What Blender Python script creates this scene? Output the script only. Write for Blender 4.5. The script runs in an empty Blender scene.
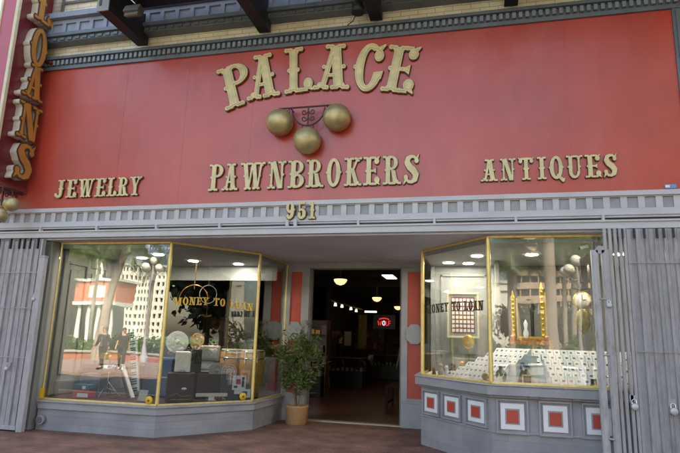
import bpy, math, random
import numpy as np
from mathutils import Vector, Matrix, Euler
random.seed(7)
R = math.radians
sc = bpy.context.scene
col = sc.collection

# ------------------------------------------------------------------ camera
cam = bpy.data.cameras.new('camera')
cam.sensor_width = 36.0
cam.lens = 29.17
cam.clip_start = 0.1
cam.clip_end = 2000
camo = bpy.data.objects.new('camera', cam)
col.objects.link(camo)
cr = Vector((0.97178, 0.234016, 0.029659))
cu = Vector((0.018565, -0.201219, 0.97937))
cf = Vector((-0.235156, 0.951182, 0.199885))
mm = Matrix((cr, cu, -cf)).transposed().to_4x4()
mm.translation = Vector((0, 0, 1.6))
camo.matrix_world = mm
sc.camera = camo

# ------------------------------------------------------------------ sky, sun, exposure
SUN_EL, SUN_AZ = R(47), R(20)          # behind the shop: the front is in shade
world = bpy.data.worlds.new('World')
sc.world = world
world.use_nodes = True
wn = world.node_tree
wn.nodes.clear()
sky = wn.nodes.new('ShaderNodeTexSky')
sky.sky_type = 'NISHITA'
sky.sun_disc = False
sky.sun_elevation = SUN_EL
sky.sun_rotation = SUN_AZ
sky.dust_density = 3.0
sky.ozone_density = 0.3
bg = wn.nodes.new('ShaderNodeBackground')
bg.inputs[1].default_value = 0.15
wo = wn.nodes.new('ShaderNodeOutputWorld')
wn.links.new(sky.outputs[0], bg.inputs[0])
wn.links.new(bg.outputs[0], wo.inputs[0])
sun = bpy.data.lights.new('sun', 'SUN')
sun.energy = 3.4
sun.angle = R(0.5)
sun.color = (1.0, 0.95, 0.86)
suno = bpy.data.objects.new('sun', sun)
col.objects.link(suno)
sd = Vector((math.sin(SUN_AZ) * math.cos(SUN_EL), math.cos(SUN_AZ) * math.cos(SUN_EL), math.sin(SUN_EL)))
suno.rotation_euler = sd.to_track_quat('Z', 'Y').to_euler()
sc.view_settings.view_transform = 'Standard'
sc.view_settings.look = 'None'
sc.view_settings.gamma = 1.0
sc.view_settings.use_curve_mapping = False
sc.view_settings.exposure = 2.45
sc.view_settings.use_white_balance = True
sc.view_settings.white_balance_temperature = 7700
sc.view_settings.white_balance_tint = 8
sc.cycles.max_bounces = 10
sc.cycles.transparent_max_bounces = 24
sc.cycles.caustics_reflective = False
sc.cycles.caustics_refractive = False

# ------------------------------------------------------------------ materials
def new_mat(name):
    m = bpy.data.materials.new(name)
    m.use_nodes = True
    nt = m.node_tree
    return m, nt, nt.nodes['Principled BSDF']

def mat(name, c, rough=0.6, metal=0.0, var=0.12, scale=3.0, bump=0.0, bscale=40.0, dirt=None, dirt_amt=0.3, spec=0.5,
        stretch=(1, 1, 1), dstretch=None, objvar=0.0, coat=0.0, emit=None, estr=0.0):
    m, nt, b = new_mat(name)
    L = nt.links
    tc = nt.nodes.new('ShaderNodeTexCoord')
    mp = nt.nodes.new('ShaderNodeMapping')
    mp.inputs['Scale'].default_value = stretch
    L.new(tc.outputs['Object'], mp.inputs[0])
    n = nt.nodes.new('ShaderNodeTexNoise')
    n.inputs['Scale'].default_value = scale
    n.inputs['Detail'].default_value = 6
    L.new(mp.outputs[0], n.inputs['Vector'])
    r = nt.nodes.new('ShaderNodeValToRGB')
    lo = [max(0, x * (1 - var)) for x in c]
    hi = [min(1, x * (1 + var)) for x in c]
    r.color_ramp.elements[0].position = 0.3
    r.color_ramp.elements[1].position = 0.7
    r.color_ramp.elements[0].color = (*lo, 1)
    r.color_ramp.elements[1].color = (*hi, 1)
    L.new(n.outputs[0], r.inputs[0])
    out = r.outputs[0]
    if dirt:
        n2 = nt.nodes.new('ShaderNodeTexNoise')
        n2.inputs['Scale'].default_value = scale * 0.6
        n2.inputs['Detail'].default_value = 9
        n2.inputs['Roughness'].default_value = 0.7
        if dstretch:
            mp2 = nt.nodes.new('ShaderNodeMapping'); mp2.inputs['Scale'].default_value = dstretch
            L.new(tc.outputs['Object'], mp2.inputs[0]); L.new(mp2.outputs[0], n2.inputs['Vector'])
        else: L.new(mp.outputs[0], n2.inputs['Vector'])
        r2 = nt.nodes.new('ShaderNodeValToRGB')
        r2.color_ramp.elements[0].position = 0.5
        r2.color_ramp.elements[1].position = 0.75
        r2.color_ramp.elements[1].color = (dirt_amt,) * 3 + (1,)
        L.new(n2.outputs[0], r2.inputs[0])
        mx = nt.nodes.new('ShaderNodeMix')
        mx.data_type = 'RGBA'
        L.new(r2.outputs[0], mx.inputs[0])
        L.new(out, mx.inputs[6])
        mx.inputs[7].default_value = (*dirt, 1)
        out = mx.outputs[2]
    if objvar:
        oi = nt.nodes.new('ShaderNodeObjectInfo'); mr = nt.nodes.new('ShaderNodeMapRange'); vm = nt.nodes.new('ShaderNodeVectorMath'); vm.operation = 'SCALE'
        mr.inputs['To Min'].default_value = 1 - objvar; mr.inputs['To Max'].default_value = 1 + objvar
        L.new(oi.outputs['Random'], mr.inputs[0]); L.new(out, vm.inputs[0]); L.new(mr.outputs[0], vm.inputs['Scale']); out = vm.outputs[0]
    L.new(out, b.inputs['Base Color'])
    b.inputs['Roughness'].default_value = rough
    b.inputs['Metallic'].default_value = metal
    b.inputs['Specular IOR Level'].default_value = spec
    if coat:
        b.inputs['Coat Weight'].default_value = coat
    if emit:
        b.inputs['Emission Color'].default_value = (*emit, 1)
        b.inputs['Emission Strength'].default_value = estr
    if bump:
        n3 = nt.nodes.new('ShaderNodeTexNoise')
        n3.inputs['Scale'].default_value = bscale
        n3.inputs['Detail'].default_value = 5
        L.new(mp.outputs[0], n3.inputs['Vector'])
        bp = nt.nodes.new('ShaderNodeBump')
        bp.inputs['Strength'].default_value = bump
        bp.inputs['Distance'].default_value = 0.02
        L.new(n3.outputs[0], bp.inputs['Height'])
        L.new(bp.outputs[0], b.inputs['Normal'])
    return m

def brick_mat(name, c1, c2, mortar, bw, bh, ms=0.006, rough=0.85, plane='XZ', bump=0.5, var=0.5, off=0.5):
    m, nt, b = new_mat(name)
    L = nt.links
    tc = nt.nodes.new('ShaderNodeTexCoord')
    sp = nt.nodes.new('ShaderNodeSeparateXYZ')
    cb = nt.nodes.new('ShaderNodeCombineXYZ')
    L.new(tc.outputs['Object'], sp.inputs[0])
    if plane == 'XZ':
        L.new(sp.outputs[0], cb.inputs[0]); L.new(sp.outputs[2], cb.inputs[1])
    elif plane == 'YZ':
        L.new(sp.outputs[1], cb.inputs[0]); L.new(sp.outputs[2], cb.inputs[1])
    else:
        L.new(sp.outputs[0], cb.inputs[0]); L.new(sp.outputs[1], cb.inputs[1])
    t = nt.nodes.new('ShaderNodeTexBrick')
    L.new(cb.outputs[0], t.inputs['Vector'])
    t.offset = off
    t.inputs['Color1'].default_value = (*c1, 1)
    t.inputs['Color2'].default_value = (*c2, 1)
    t.inputs['Mortar'].default_value = (*mortar, 1)
    t.inputs['Scale'].default_value = 1.0
    t.inputs['Mortar Size'].default_value = ms
    t.inputs['Mortar Smooth'].default_value = 0.2
    t.inputs['Bias'].default_value = 0.0
    t.inputs['Brick Width'].default_value = bw
    t.inputs['Row Height'].default_value = bh
    n = nt.nodes.new('ShaderNodeTexNoise')
    n.inputs['Scale'].default_value = 2.2
    n.inputs['Detail'].default_value = 8
    L.new(tc.outputs['Object'], n.inputs['Vector'])
    mr = nt.nodes.new('ShaderNodeMapRange')
    mr.inputs['From Min'].default_value = 0.3
    mr.inputs['From Max'].default_value = 0.7
    mr.inputs['To Min'].default_value = 1 - var * 0.5
    mr.inputs['To Max'].default_value = 1 + var * 0.3
    L.new(n.outputs[0], mr.inputs[0])
    mx = nt.nodes.new('ShaderNodeVectorMath')
    mx.operation = 'SCALE'
    L.new(t.outputs['Color'], mx.inputs[0])
    L.new(mr.outputs[0], mx.inputs['Scale'])
    L.new(mx.outputs[0], b.inputs['Base Color'])
    b.inputs['Roughness'].default_value = rough
    bp = nt.nodes.new('ShaderNodeBump')
    bp.inputs['Strength'].default_value = bump
    bp.inputs['Distance'].default_value = 0.01
    bp.invert = True
    L.new(t.outputs['Fac'], bp.inputs['Height'])
    L.new(bp.outputs[0], b.inputs['Normal'])
    return m

def glass_mat(name, f0, tint=(1, 1, 1), f1=0.9):
    m = bpy.data.materials.new(name)
    m.use_nodes = True
    nt = m.node_tree
    nt.nodes.clear()
    o = nt.nodes.new('ShaderNodeOutputMaterial')
    tr = nt.nodes.new('ShaderNodeBsdfTransparent')
    tr.inputs[0].default_value = (*tint, 1)
    gl = nt.nodes.new('ShaderNodeBsdfGlossy')
    gl.inputs['Roughness'].default_value = 0.0
    lw = nt.nodes.new('ShaderNodeLayerWeight')
    lw.inputs[0].default_value = 0.25
    mr = nt.nodes.new('ShaderNodeMapRange')
    mr.inputs['To Min'].default_value = f0
    mr.inputs['To Max'].default_value = f1
    mx = nt.nodes.new('ShaderNodeMixShader')
    # faint waviness, as in old shop glass
    tc = nt.nodes.new('ShaderNodeTexCoord')
    n = nt.nodes.new('ShaderNodeTexNoise')
    n.inputs['Scale'].default_value = 1.3
    n.inputs['Detail'].default_value = 1
    bp = nt.nodes.new('ShaderNodeBump')
    bp.inputs['Strength'].default_value = 0.15
    bp.inputs['Distance'].default_value = 0.012
    L = nt.links
    L.new(tc.outputs['Object'], n.inputs['Vector'])
    L.new(n.outputs[0], bp.inputs['Height'])
    L.new(bp.outputs[0], gl.inputs['Normal'])
    L.new(lw.outputs['Facing'], mr.inputs[0])
    L.new(mr.outputs[0], mx.inputs[0])
    L.new(tr.outputs[0], mx.inputs[1])
    L.new(gl.outputs[0], mx.inputs[2])
    L.new(mx.outputs[0], o.inputs[0])
    return m

M = {}
M['grey'] = mat('grey_paint', (0.325, 0.325, 0.35), 0.5, var=0.09, scale=2.5, dirt=(0.17, 0.155, 0.15), dirt_amt=0.5, bump=0.08, bscale=60)
M['greylt'] = mat('pale_grey_paint', (0.49, 0.49, 0.52), 0.45, var=0.05, scale=3, dirt=(0.3, 0.29, 0.3), dirt_amt=0.3, bump=0.06, bscale=50, stretch=(1, 1, 3))
M['greydk'] = mat('dark_grey_recess', (0.35, 0.345, 0.39), 0.6, var=0.08)
M['gate'] = mat('gate_grey_paint', (0.37, 0.36, 0.375), 0.45, var=0.08, scale=5, dirt=(0.15, 0.13, 0.12), dirt_amt=0.65, stretch=(4, 4, 1.2), objvar=.10, metal=0.0)
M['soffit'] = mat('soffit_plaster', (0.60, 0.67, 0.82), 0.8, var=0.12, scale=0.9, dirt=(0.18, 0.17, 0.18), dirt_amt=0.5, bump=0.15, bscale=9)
M['slate'] = mat('slate_blue_paint', (0.12, 0.15, 0.19), 0.4, var=0.12, scale=5, dirt=(0.05, 0.05, 0.055), dirt_amt=0.5)
M['ledge'] = mat('blue_grey_paint', (0.24, 0.28, 0.38), 0.45, var=0.1, scale=4, dirt=(0.1, 0.1, 0.12), dirt_amt=0.4)
M['iron'] = mat('black_iron', (0.018, 0.018, 0.022), 0.5, var=0.3, scale=8)
M['red'] = mat('red_panel_paint', (0.44, 0.046, 0.026), 0.36, var=0.15, scale=0.9, dirt=(0.47, 0.13, 0.095), dirt_amt=0.42, dstretch=(2.2, 1, .8), bump=0.35, bscale=1.3, spec=0.75, coat=0.12)
M['redin'] = mat('red_inset_paint', (0.47, 0.068, 0.042), 0.5, var=0.08)
M['gold'] = mat('gold_letter_paint', (0.62, 0.53, 0.28), 0.42, metal=0.0, var=0.16, scale=7, dirt=(0.36, 0.29, 0.14), dirt_amt=0.6, objvar=.05, spec=0.6)
M['golddk'] = mat('letter_edge_brown', (0.085, 0.045, 0.025), 0.6, var=0.2)
M['goldgroove'] = mat('letter_groove_tan', (0.40, 0.32, 0.16), 0.55)
M['orange'] = mat('orange_gold_face', (0.46, 0.21, 0.045), 0.45, var=0.12, scale=5)
M['champ'] = mat('champagne_metal', (0.66, 0.62, 0.53), 0.35, metal=0.25, var=0.12, scale=8)
M['cream'] = mat('cream_trim', (0.60, 0.56, 0.40), 0.5, var=0.1, scale=6)
M['maroon'] = mat('maroon_sign_paint', (0.135, 0.012, 0.016), 0.3, var=0.15, scale=3, spec=0.6)
M['magenta'] = mat('rose_sign_paint', (0.42, 0.09, 0.13), 0.35, var=0.08, scale=3)
M['ball'] = mat('aged_gold_ball', (0.46, 0.39, 0.20), 0.46, metal=0.6, var=0.2, scale=7, dirt=(0.16, 0.13, 0.07), dirt_amt=0.6)
M['wrought'] = mat('wrought_iron_rust', (0.07, 0.022, 0.022), 0.6, var=0.3)
M['frame'] = mat('gold_window_frame', (0.78, 0.60, 0.22), 0.32, metal=0.35, var=0.12, scale=12)
M['white'] = mat('white_paint', (0.76, 0.76, 0.77), 0.5, var=0.04)
M['offwhite'] = mat('off_white', (0.62, 0.60, 0.56), 0.6, var=0.06)
M['black'] = mat('black_plastic', (0.012, 0.012, 0.014), 0.35, var=0.2)
M['dark'] = mat('dark_fabric', (0.022, 0.022, 0.026), 0.8, var=0.25, scale=12)
M['silver'] = mat('brushed_silver', (0.62, 0.62, 0.63), 0.3, metal=0.8, var=0.08)
M['chrome'] = mat('chrome', (0.75, 0.75, 0.76), 0.12, metal=1.0, var=0.03)
M['bronze'] = mat('bronze', (0.35, 0.17, 0.05), 0.3, metal=0.8, var=0.2, scale=10)
M['conga'] = mat('conga_wood', (0.62, 0.32, 0.09), 0.28, var=0.16, scale=5, stretch=(6, 6, .7), coat=0.5)
M['skinhead'] = mat('drum_skin', (0.62, 0.54, 0.40), 0.6)
M['wood'] = mat('brown_wood', (0.16, 0.07, 0.03), 0.4, var=0.3, scale=5, stretch=(5, 5, .6))
M['pot'] = mat('tan_pot', (0.42, 0.235, 0.11), 0.6, var=0.12, scale=6, stretch=(5, 5, .8))
M['soil'] = mat('soil', (0.035, 0.022, 0.015), 0.95, var=0.4, scale=30)
M['bark'] = mat('bark', (0.20, 0.15, 0.10), 0.9, var=0.25, scale=18)
M['palmbark'] = mat('palm_bark', (0.34, 0.30, 0.25), 0.9, var=0.3, scale=6, stretch=(1, 1, 5), bump=0.5, bscale=10)
M['yellow'] = mat('yellow_sticker', (0.75, 0.46, 0.02), 0.4, var=0.04)
M['blue'] = mat('blue_case', (0.09, 0.125, 0.21), 0.5, var=0.12)
M['bluegrey'] = mat('blue_grey_board', (0.17, 0.19, 0.235), 0.6, var=0.08)
M['navy'] = mat('navy_cloth', (0.02, 0.03, 0.06), 0.8, var=0.2)
M['teal'] = mat('teal_box', (0.02, 0.14, 0.17), 0.5)
M['redbox'] = mat('red_box', (0.5, 0.05, 0.03), 0.5)
M['beige'] = mat('beige_plastic', (0.46, 0.43, 0.36), 0.5, var=0.05)
M['gilt'] = mat('gilt', (0.62, 0.38, 0.07), 0.3, metal=0.7, var=0.25, scale=14)
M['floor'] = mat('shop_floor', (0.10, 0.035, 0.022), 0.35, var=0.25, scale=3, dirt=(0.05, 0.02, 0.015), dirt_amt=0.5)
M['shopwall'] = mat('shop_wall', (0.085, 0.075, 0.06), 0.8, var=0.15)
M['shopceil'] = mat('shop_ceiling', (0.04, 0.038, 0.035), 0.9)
M['display'] = mat('display_wall_grey', (0.27, 0.285, 0.295), 0.6, var=0.05)
M['dispwhite'] = mat('display_ceiling_paint', (0.40, 0.41, 0.42), 0.7, var=0.04)
M['dkgrey'] = mat('charcoal_panel', (0.15, 0.145, 0.14), 0.6, var=0.08)
M['panelling'] = mat('grey_green_panelling', (.27, .275, .26), .5, var=.06)
M['carpet'] = mat('display_carpet', (0.05, 0.035, 0.035), 0.95, var=0.3, scale=30)
M['gravel'] = mat('asphalt', (0.052, 0.052, 0.055), 0.9, var=0.2, scale=5, bump=0.4, bscale=90)
M['concrete'] = mat('pale_concrete', (0.36, 0.34, 0.31), 0.85, var=0.12, scale=1.5)
M['whitebld'] = mat('white_building', (0.74, 0.72, 0.69), 0.8, var=0.03)
M['tanbld'] = mat('tan_building', (0.46, 0.36, 0.28), 0.8, var=0.04)
M['bluebld'] = mat('blue_tower', (0.07, 0.12, 0.22), 0.3, var=0.06)
M['winglass'] = mat('dark_window_glass', (0.02, 0.025, 0.035), 0.1, var=0.2, scale=.3)
M['orangeband'] = mat('orange_band', (0.60, 0.20, 0.12), 0.6, var=0.05)
M['globe'] = mat('white_globe', (0.85, 0.84, 0.74), 0.3, var=0.02)
M['lawn'] = mat('lawn', (0.06, 0.12, 0.03), 0.95, var=0.3, scale=2)
M['skin'] = mat('skin', (0.50, 0.29, 0.20), 0.55, var=0.06)
M['hair'] = mat('dark_hair', (0.025, 0.015, 0.010), 0.6)
M['pavement'] = brick_mat('red_brown_pavers', (0.19, 0.088, 0.062), (0.24, 0.118, 0.085), (0.10, 0.065, 0.052), 0.205, 0.105, 0.006, 0.75, 'XY', 0.35, 0.9)
M['brick'] = brick_mat('cream_brick', (0.80, 0.74, 0.62), (0.72, 0.65, 0.52), (0.38, 0.34, 0.28), 0.275, 0.083, 0.005, 0.8, 'XZ', 0.6, 0.35)
M['greybrick'] = brick_mat('grey_painted_brick', (0.31, 0.31, 0.33), (0.28, 0.28, 0.30), (0.265, 0.265, 0.28), 0.40, 0.112, 0.003, 0.6, 'XZ', 0.5, 0.45)
M['greybrickY'] = brick_mat('grey_painted_brick_side', (0.31, 0.31, 0.33), (0.28, 0.28, 0.30), (0.235, 0.235, 0.25), 0.40, 0.112, 0.004, 0.6, 'YZ', 0.8, 0.3)
M['glass'] = glass_mat('shop_window_glass', 0.08, (0.93, 0.96, 0.95))
M['clearglass'] = glass_mat('case_glass', 0.05)

def leafmat(name, c, tr=0.35):
    m, nt, b = new_mat(name)
    L = nt.links
    oi = nt.nodes.new('ShaderNodeNewGeometry')
    r = nt.nodes.new('ShaderNodeValToRGB')
    r.color_ramp.elements[0].color = (c[0] * .55, c[1] * .6, c[2] * .6, 1)
    r.color_ramp.elements[1].color = (c[0] * 1.6, c[1] * 1.4, c[2] * 1.2, 1)
    L.new(oi.outputs['Random Per Island'], r.inputs[0])
    L.new(r.outputs[0], b.inputs['Base Color'])
    b.inputs['Roughness'].default_value = 0.42
    t = nt.nodes.new('ShaderNodeBsdfTranslucent')
    L.new(r.outputs[0], t.inputs[0])
    mx = nt.nodes.new('ShaderNodeMixShader')
    mx.inputs[0].default_value = tr
    L.new(b.outputs[0], mx.inputs[1])
    L.new(t.outputs[0], mx.inputs[2])
    L.new(mx.outputs[0], nt.nodes['Material Output'].inputs[0])
    return m
M['leaf'] = leafmat('ficus_leaf', (0.11, 0.18, 0.06))
M['palmleaf'] = leafmat('palm_leaf', (0.07, 0.115, 0.035))
M['shrub'] = leafmat('shrub_leaf', (0.09, 0.19, 0.035))

def emis(name, c, s):
    m = bpy.data.materials.new(name)
    m.use_nodes = True
    nt = m.node_tree
    nt.nodes.clear()
    o = nt.nodes.new('ShaderNodeOutputMaterial')
    e = nt.nodes.new('ShaderNodeEmission')
    e.inputs[0].default_value = (*c, 1)
    e.inputs[1].default_value = s
    nt.links.new(e.outputs[0], o.inputs[0])
    return m
M['lampwarm'] = emis('lit_warm_lamp', (1.0, 0.55, 0.20), 0.55)
M['lampwhite'] = emis('lit_white_lamp', (1.0, 0.90, 0.70), 0.5)
M['downlight'] = emis('lit_downlight', (1.0, 0.93, 0.86), 52.0)
M['neon'] = emis('neon_red', (1.0, 0.03, 0.03), .24)
M['neonwhite'] = emis('neon_white', (0.8, 0.8, 1.0), 0.22)

# ------------------------------------------------------------------ object helpers
ORG = {}
def tag(o, label=None, cat=None, group=None, kind=None):
    if label: o['label'] = label
    if cat: o['category'] = cat
    if group: o['group'] = group
    if kind: o['kind'] = kind
    return o

def thing(name, label, cat, loc=(0, 0, 0), rz=0.0, group=None):
    o = bpy.data.objects.new(name, None)
    o.empty_display_size = 0.1
    col.objects.link(o)
    o.location = loc
    o.rotation_euler = (0, 0, rz)
    ORG[o.name] = (0, 0, 0)
    return tag(o, label, cat, group)

def wthing(name, label, cat, loc, group=None):
    """a thing whose children are given in world coordinates"""
    o = thing(name, label, cat, loc, 0, group)
    ORG[o.name] = tuple(loc)
    return o

def copy_tree(o, parent=None):
    c = o.copy()
    col.objects.link(c)
    if parent: c.parent = parent
    for ch in list(o.children): copy_tree(ch, c)
    return c

class MB:
    def __init__(s):
        s.v = []; s.f = []; s.m = []; s.sm = []
    def add(s, vs, fs, mi=0, smooth=False):
        b = len(s.v)
        s.v += [tuple(p) for p in vs]
        for f in fs:
            s.f.append([i + b for i in f]); s.m.append(mi); s.sm.append(smooth)
        return s
    def box(s, x0, y0, z0, x1, y1, z1, mi=0):
        if x0 > x1: x0, x1 = x1, x0
        if y0 > y1: y0, y1 = y1, y0
        if z0 > z1: z0, z1 = z1, z0
        vs = [(x0, y0, z0), (x1, y0, z0), (x1, y1, z0), (x0, y1, z0), (x0, y0, z1), (x1, y0, z1), (x1, y1, z1), (x0, y1, z1)]
        return s.add(vs, [(0, 3, 2, 1), (4, 5, 6, 7), (0, 1, 5, 4), (1, 2, 6, 5), (2, 3, 7, 6), (3, 0, 4, 7)], mi)
    def obox(s, c, ax, ay, az, hx, hy, hz, mi=0):
        c = Vector(c); ax = Vector(ax).normalized() * hx; ay = Vector(ay).normalized() * hy; az = Vector(az).normalized() * hz
        vs = [c + ax * i + ay * j + az * k for k in (-1, 1) for (i, j) in ((-1, -1), (1, -1), (1, 1), (-1, 1))]
        return s.add(vs, [(0, 3, 2, 1), (4, 5, 6, 7), (0, 1, 5, 4), (1, 2, 6, 5), (2, 3, 7, 6), (3, 0, 4, 7)], mi)
    def bar(s, a, b, w, d, up=(0, 0, 1), mi=0):
        a = Vector(a); b = Vector(b); ax = (b - a); L = ax.length; ax.normalize()
        u = Vector(up)
        sd_ = ax.cross(u)
        if sd_.length < 1e-4: sd_ = ax.cross(Vector((0, 1, 0)))
        sd_.normalize(); u2 = sd_.cross(ax)
        return s.obox((a + b) / 2, ax, sd_, u2, L / 2, w / 2, d / 2, mi)
    def prism(s, pts, z0, z1, mi=0):
        n = len(pts)
        area = sum(pts[i][0] * pts[(i + 1) % n][1] - pts[(i + 1) % n][0] * pts[i][1] for i in range(n))
        if area < 0: pts = pts[::-1]
        vs = [(p[0], p[1], z0) for p in pts] + [(p[0], p[1], z1) for p in pts]
        fs = [list(range(n))[::-1], list(range(n, 2 * n))] + [(i, (i + 1) % n, n + (i + 1) % n, n + i) for i in range(n)]
        return s.add(vs, fs, mi)
    def lathe(s, prof, c=(0, 0, 0), n=20, ax='z', mi=0, smooth=True, sx=1, sy=1, ring=False):
        if ring: prof = list(prof) + [prof[0]]
        vs = []; fs = []
        for r, h in prof:
            for i in range(n):
                a = 2 * math.pi * i / n
                x, y = r * math.cos(a) * sx, r * math.sin(a) * sy
                if ax == 'z': p = (x, y, h)
                elif ax == 'y': p = (x, -h, y)
                else: p = (h, x, y)
                vs.append((c[0] + p[0], c[1] + p[1], c[2] + p[2]))
        for k in range(len(prof) - 1):
            for i in range(n):
                j = (i + 1) % n
                fs.append((k * n + i, k * n + j, (k + 1) * n + j, (k + 1) * n + i))
        s.add(vs, fs, mi, smooth)
        if ring: return s
        if prof[0][0] > 1e-4: s.add(vs[:n], [list(range(n))[::-1]], mi)
        if prof[-1][0] > 1e-4: s.add(vs[-n:], [list(range(n))], mi)
        return s
    def ball(s, c, r, n=20, mi=0, sx=1, sy=1, sz=1):
        k = max(6, n // 2)
        prof = [(max(1e-5, r * math.sin(math.pi * i / k)), -r * sz * math.cos(math.pi * i / k)) for i in range(k + 1)]
        return s.lathe(prof, c, n, 'z', mi, True, sx, sy)
    def tube(s, pts, r, n=8, mi=0, r1=None, closed=False, smooth=True):
        pts = [Vector(p) for p in pts]
        m = len(pts); vs = []; fs = []
        prev = None
        for i, p in enumerate(pts):
            if closed: t = pts[(i + 1) % m] - pts[i - 1]
            else: t = pts[min(i + 1, m - 1)] - pts[max(i - 1, 0)]
            t.normalize()
            if prev is None:
                u = t.cross(Vector((0, 0, 1)))
                if u.length < 1e-3: u = t.cross(Vector((0, 1, 0)))
            else:
                u = prev - t * prev.dot(t)
            u.normalize(); prev = u; w = t.cross(u)
            rr = r if r1 is None else r + (r1 - r) * i / (m - 1)
            if isinstance(r, (list, tuple)): rr = r[i]
            for k in range(n):
                a = 2 * math.pi * k / n
                vs.append(p + u * rr * math.cos(a) + w * rr * math.sin(a))
        for i in range(m if closed else m - 1):
            for k in range(n):
                a, b = i * n, ((i + 1) % m) * n
                fs.append((a + k, a + (k + 1) % n, b + (k + 1) % n, b + k))
        s.add(vs, fs, mi, smooth)
        if not closed:
            s.add(vs[:n], [list(range(n))[::-1]], mi); s.add(vs[-n:], [list(range(n))], mi)
        return s
    def build(s, name, mats, parent=None, bev=0.0, label=None, at=None, local=False):
        if not isinstance(mats, (list, tuple)): mats = [mats]
        o = ORG.get(parent.name, (0, 0, 0)) if parent else (0, 0, 0)
        if local: o = (0, 0, 0)
        if at: o = (o[0] + at[0], o[1] + at[1], o[2] + at[2])
        me = bpy.data.meshes.new(name)
        me.from_pydata([(v[0] - o[0], v[1] - o[1], v[2] - o[2]) for v in s.v], [], s.f)
        for m_ in mats: me.materials.append(m_)
        me.polygons.foreach_set('material_index', s.m)
        me.polygons.foreach_set('use_smooth', s.sm)
        me.update()
        ob = bpy.data.objects.new(name, me)
        col.objects.link(ob)
        if parent: ob.parent = parent
        if at and parent: ob.location = at
        if parent: ORG[ob.name] = o
        if bev:
            b = ob.modifiers.new('bevel', 'BEVEL'); b.width = bev; b.segments = 2; b.limit_method = 'ANGLE'
        if label: ob['label'] = label
        return ob

def one(name, mb, mats, label, cat, loc=(0, 0, 0), group=None, bev=0.0, kind=None, rz=0):
    """a thing that is one mesh; vertices are local to loc"""
    o = mb.build(name, mats, None, bev)
    o.location = loc
    o.rotation_euler = (0, 0, rz)
    return tag(o, label, cat, group, kind)

def off(line, d):
    out = []
    n = len(line)
    for i in range(n):
        nn = []
        for a, b in ((i - 1, i), (i, i + 1)):
            if a < 0 or b >= n: continue
            dx, dy = line[b][0] - line[a][0], line[b][1] - line[a][1]
            l = math.hypot(dx, dy); nn.append((dy / l, -dx / l))
        if len(nn) == 1: k = nn[0]; f = 1.0
        else:
            k = (nn[0][0] + nn[1][0], nn[0][1] + nn[1][1]); l = math.hypot(*k); k = (k[0] / l, k[1] / l)
            f = 1.0 / (k[0] * nn[0][0] + k[1] * nn[0][1])
        out.append((line[i][0] + k[0] * d * f, line[i][1] + k[1] * d * f))
    return out

# ------------------------------------------------------------------ western slab letters from distance fields
class G:
    def __init__(s, step=0.0125, w=1.25):
        s.step = step
        s.x0, s.y0 = -0.2, -0.2
        nx, ny = int((w + 0.4) / step), int(1.4 / step)
        s.X, s.Y = np.meshgrid(s.x0 + np.arange(nx) * step, s.y0 + np.arange(ny) * step)
        s.S = np.full(s.X.shape, 9.0)
    def u(s, d): s.S = np.minimum(s.S, d); return s
    def cut(s, d): s.S = np.maximum(s.S, -d); return s
    def box(s, x0, y0, x1, y1):
        cx, cy, hx, hy = (x0 + x1) / 2, (y0 + y1) / 2, abs(x1 - x0) / 2, abs(y1 - y0) / 2
        qx, qy = np.abs(s.X - cx) - hx, np.abs(s.Y - cy) - hy
        return np.hypot(np.maximum(qx, 0), np.maximum(qy, 0)) + np.minimum(np.maximum(qx, qy), 0)
    def circ(s, x, y, r): return np.hypot(s.X - x, s.Y - y) - r
    def ell(s, x, y, a, b):
        k = np.hypot((s.X - x) / a, (s.Y - y) / b) + 1e-9
        g = np.hypot((s.X - x) / a ** 2, (s.Y - y) / b ** 2) + 1e-9
        return k * (k - 1) / g
    def seg(s, x0, y0, x1, y1, r, r1=None):
        r1 = r if r1 is None else r1
        dx, dy = x1 - x0, y1 - y0
        t = np.clip(((s.X - x0) * dx + (s.Y - y0) * dy) / (dx * dx + dy * dy + 1e-12), 0, 1)
        return np.hypot(s.X - x0 - t * dx, s.Y - y0 - t * dy) - (r + (r1 - r) * t)
    def poly(s, P):
        d = np.full(s.X.shape, 1e9); sg = np.ones(s.X.shape)
        n = len(P)
        for i in range(n):
            a, b = P[i], P[i - 1]
            ex, ey = b[0] - a[0], b[1] - a[1]
            wx, wy = s.X - a[0], s.Y - a[1]
            t = np.clip((wx * ex + wy * ey) / (ex * ex + ey * ey), 0, 1)
            d = np.minimum(d, (wx - ex * t) ** 2 + (wy - ey * t) ** 2)
            c1 = s.Y >= a[1]; c2 = s.Y < b[1]; c3 = ex * wy > ey * wx
            flip = (c1 & c2 & c3) | (~c1 & ~c2 & ~c3)
            sg = np.where(flip, -sg, sg)
        return sg * np.sqrt(d)
    def leg(s, xb, xt, t, y0=0.0, y1=1.0):
        return s.poly([(xb, y0), (xb + t, y0), (xt + t, y1), (xt, y1)])
    def path(s, pts, rs):
        for i in range(len(pts) - 1):
            s.u(s.seg(*pts[i], *pts[i + 1], rs[i], rs[i + 1]))
        return s
    def serif(s, xl, xr, y, d):
        """slab with rounded ends and a notch, d=+1 grows up from y"""
        s.u(s.box(xl, y, xr, y + d * 0.1))
        s.u(s.circ(xl + .02, y + d * 0.05, 0.058)); s.u(s.circ(xr - .02, y + d * 0.05, 0.058))
        s.cut(s.circ((xl + xr) / 2, y - d * 0.012, 0.045))
        m = (xl + xr) / 2; q = (xr - xl) * 0.32
        s.u(s.poly([(m - q * 1.15, y + d * 0.09), (m + q * 1.15, y + d * 0.09), (m + q * .6, y + d * 0.17), (m - q * .6, y + d * 0.17)]))
        return s
    def nub(s, x, y=0.5, r=0.055): return s.u(s.circ(x, y, r))

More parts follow.
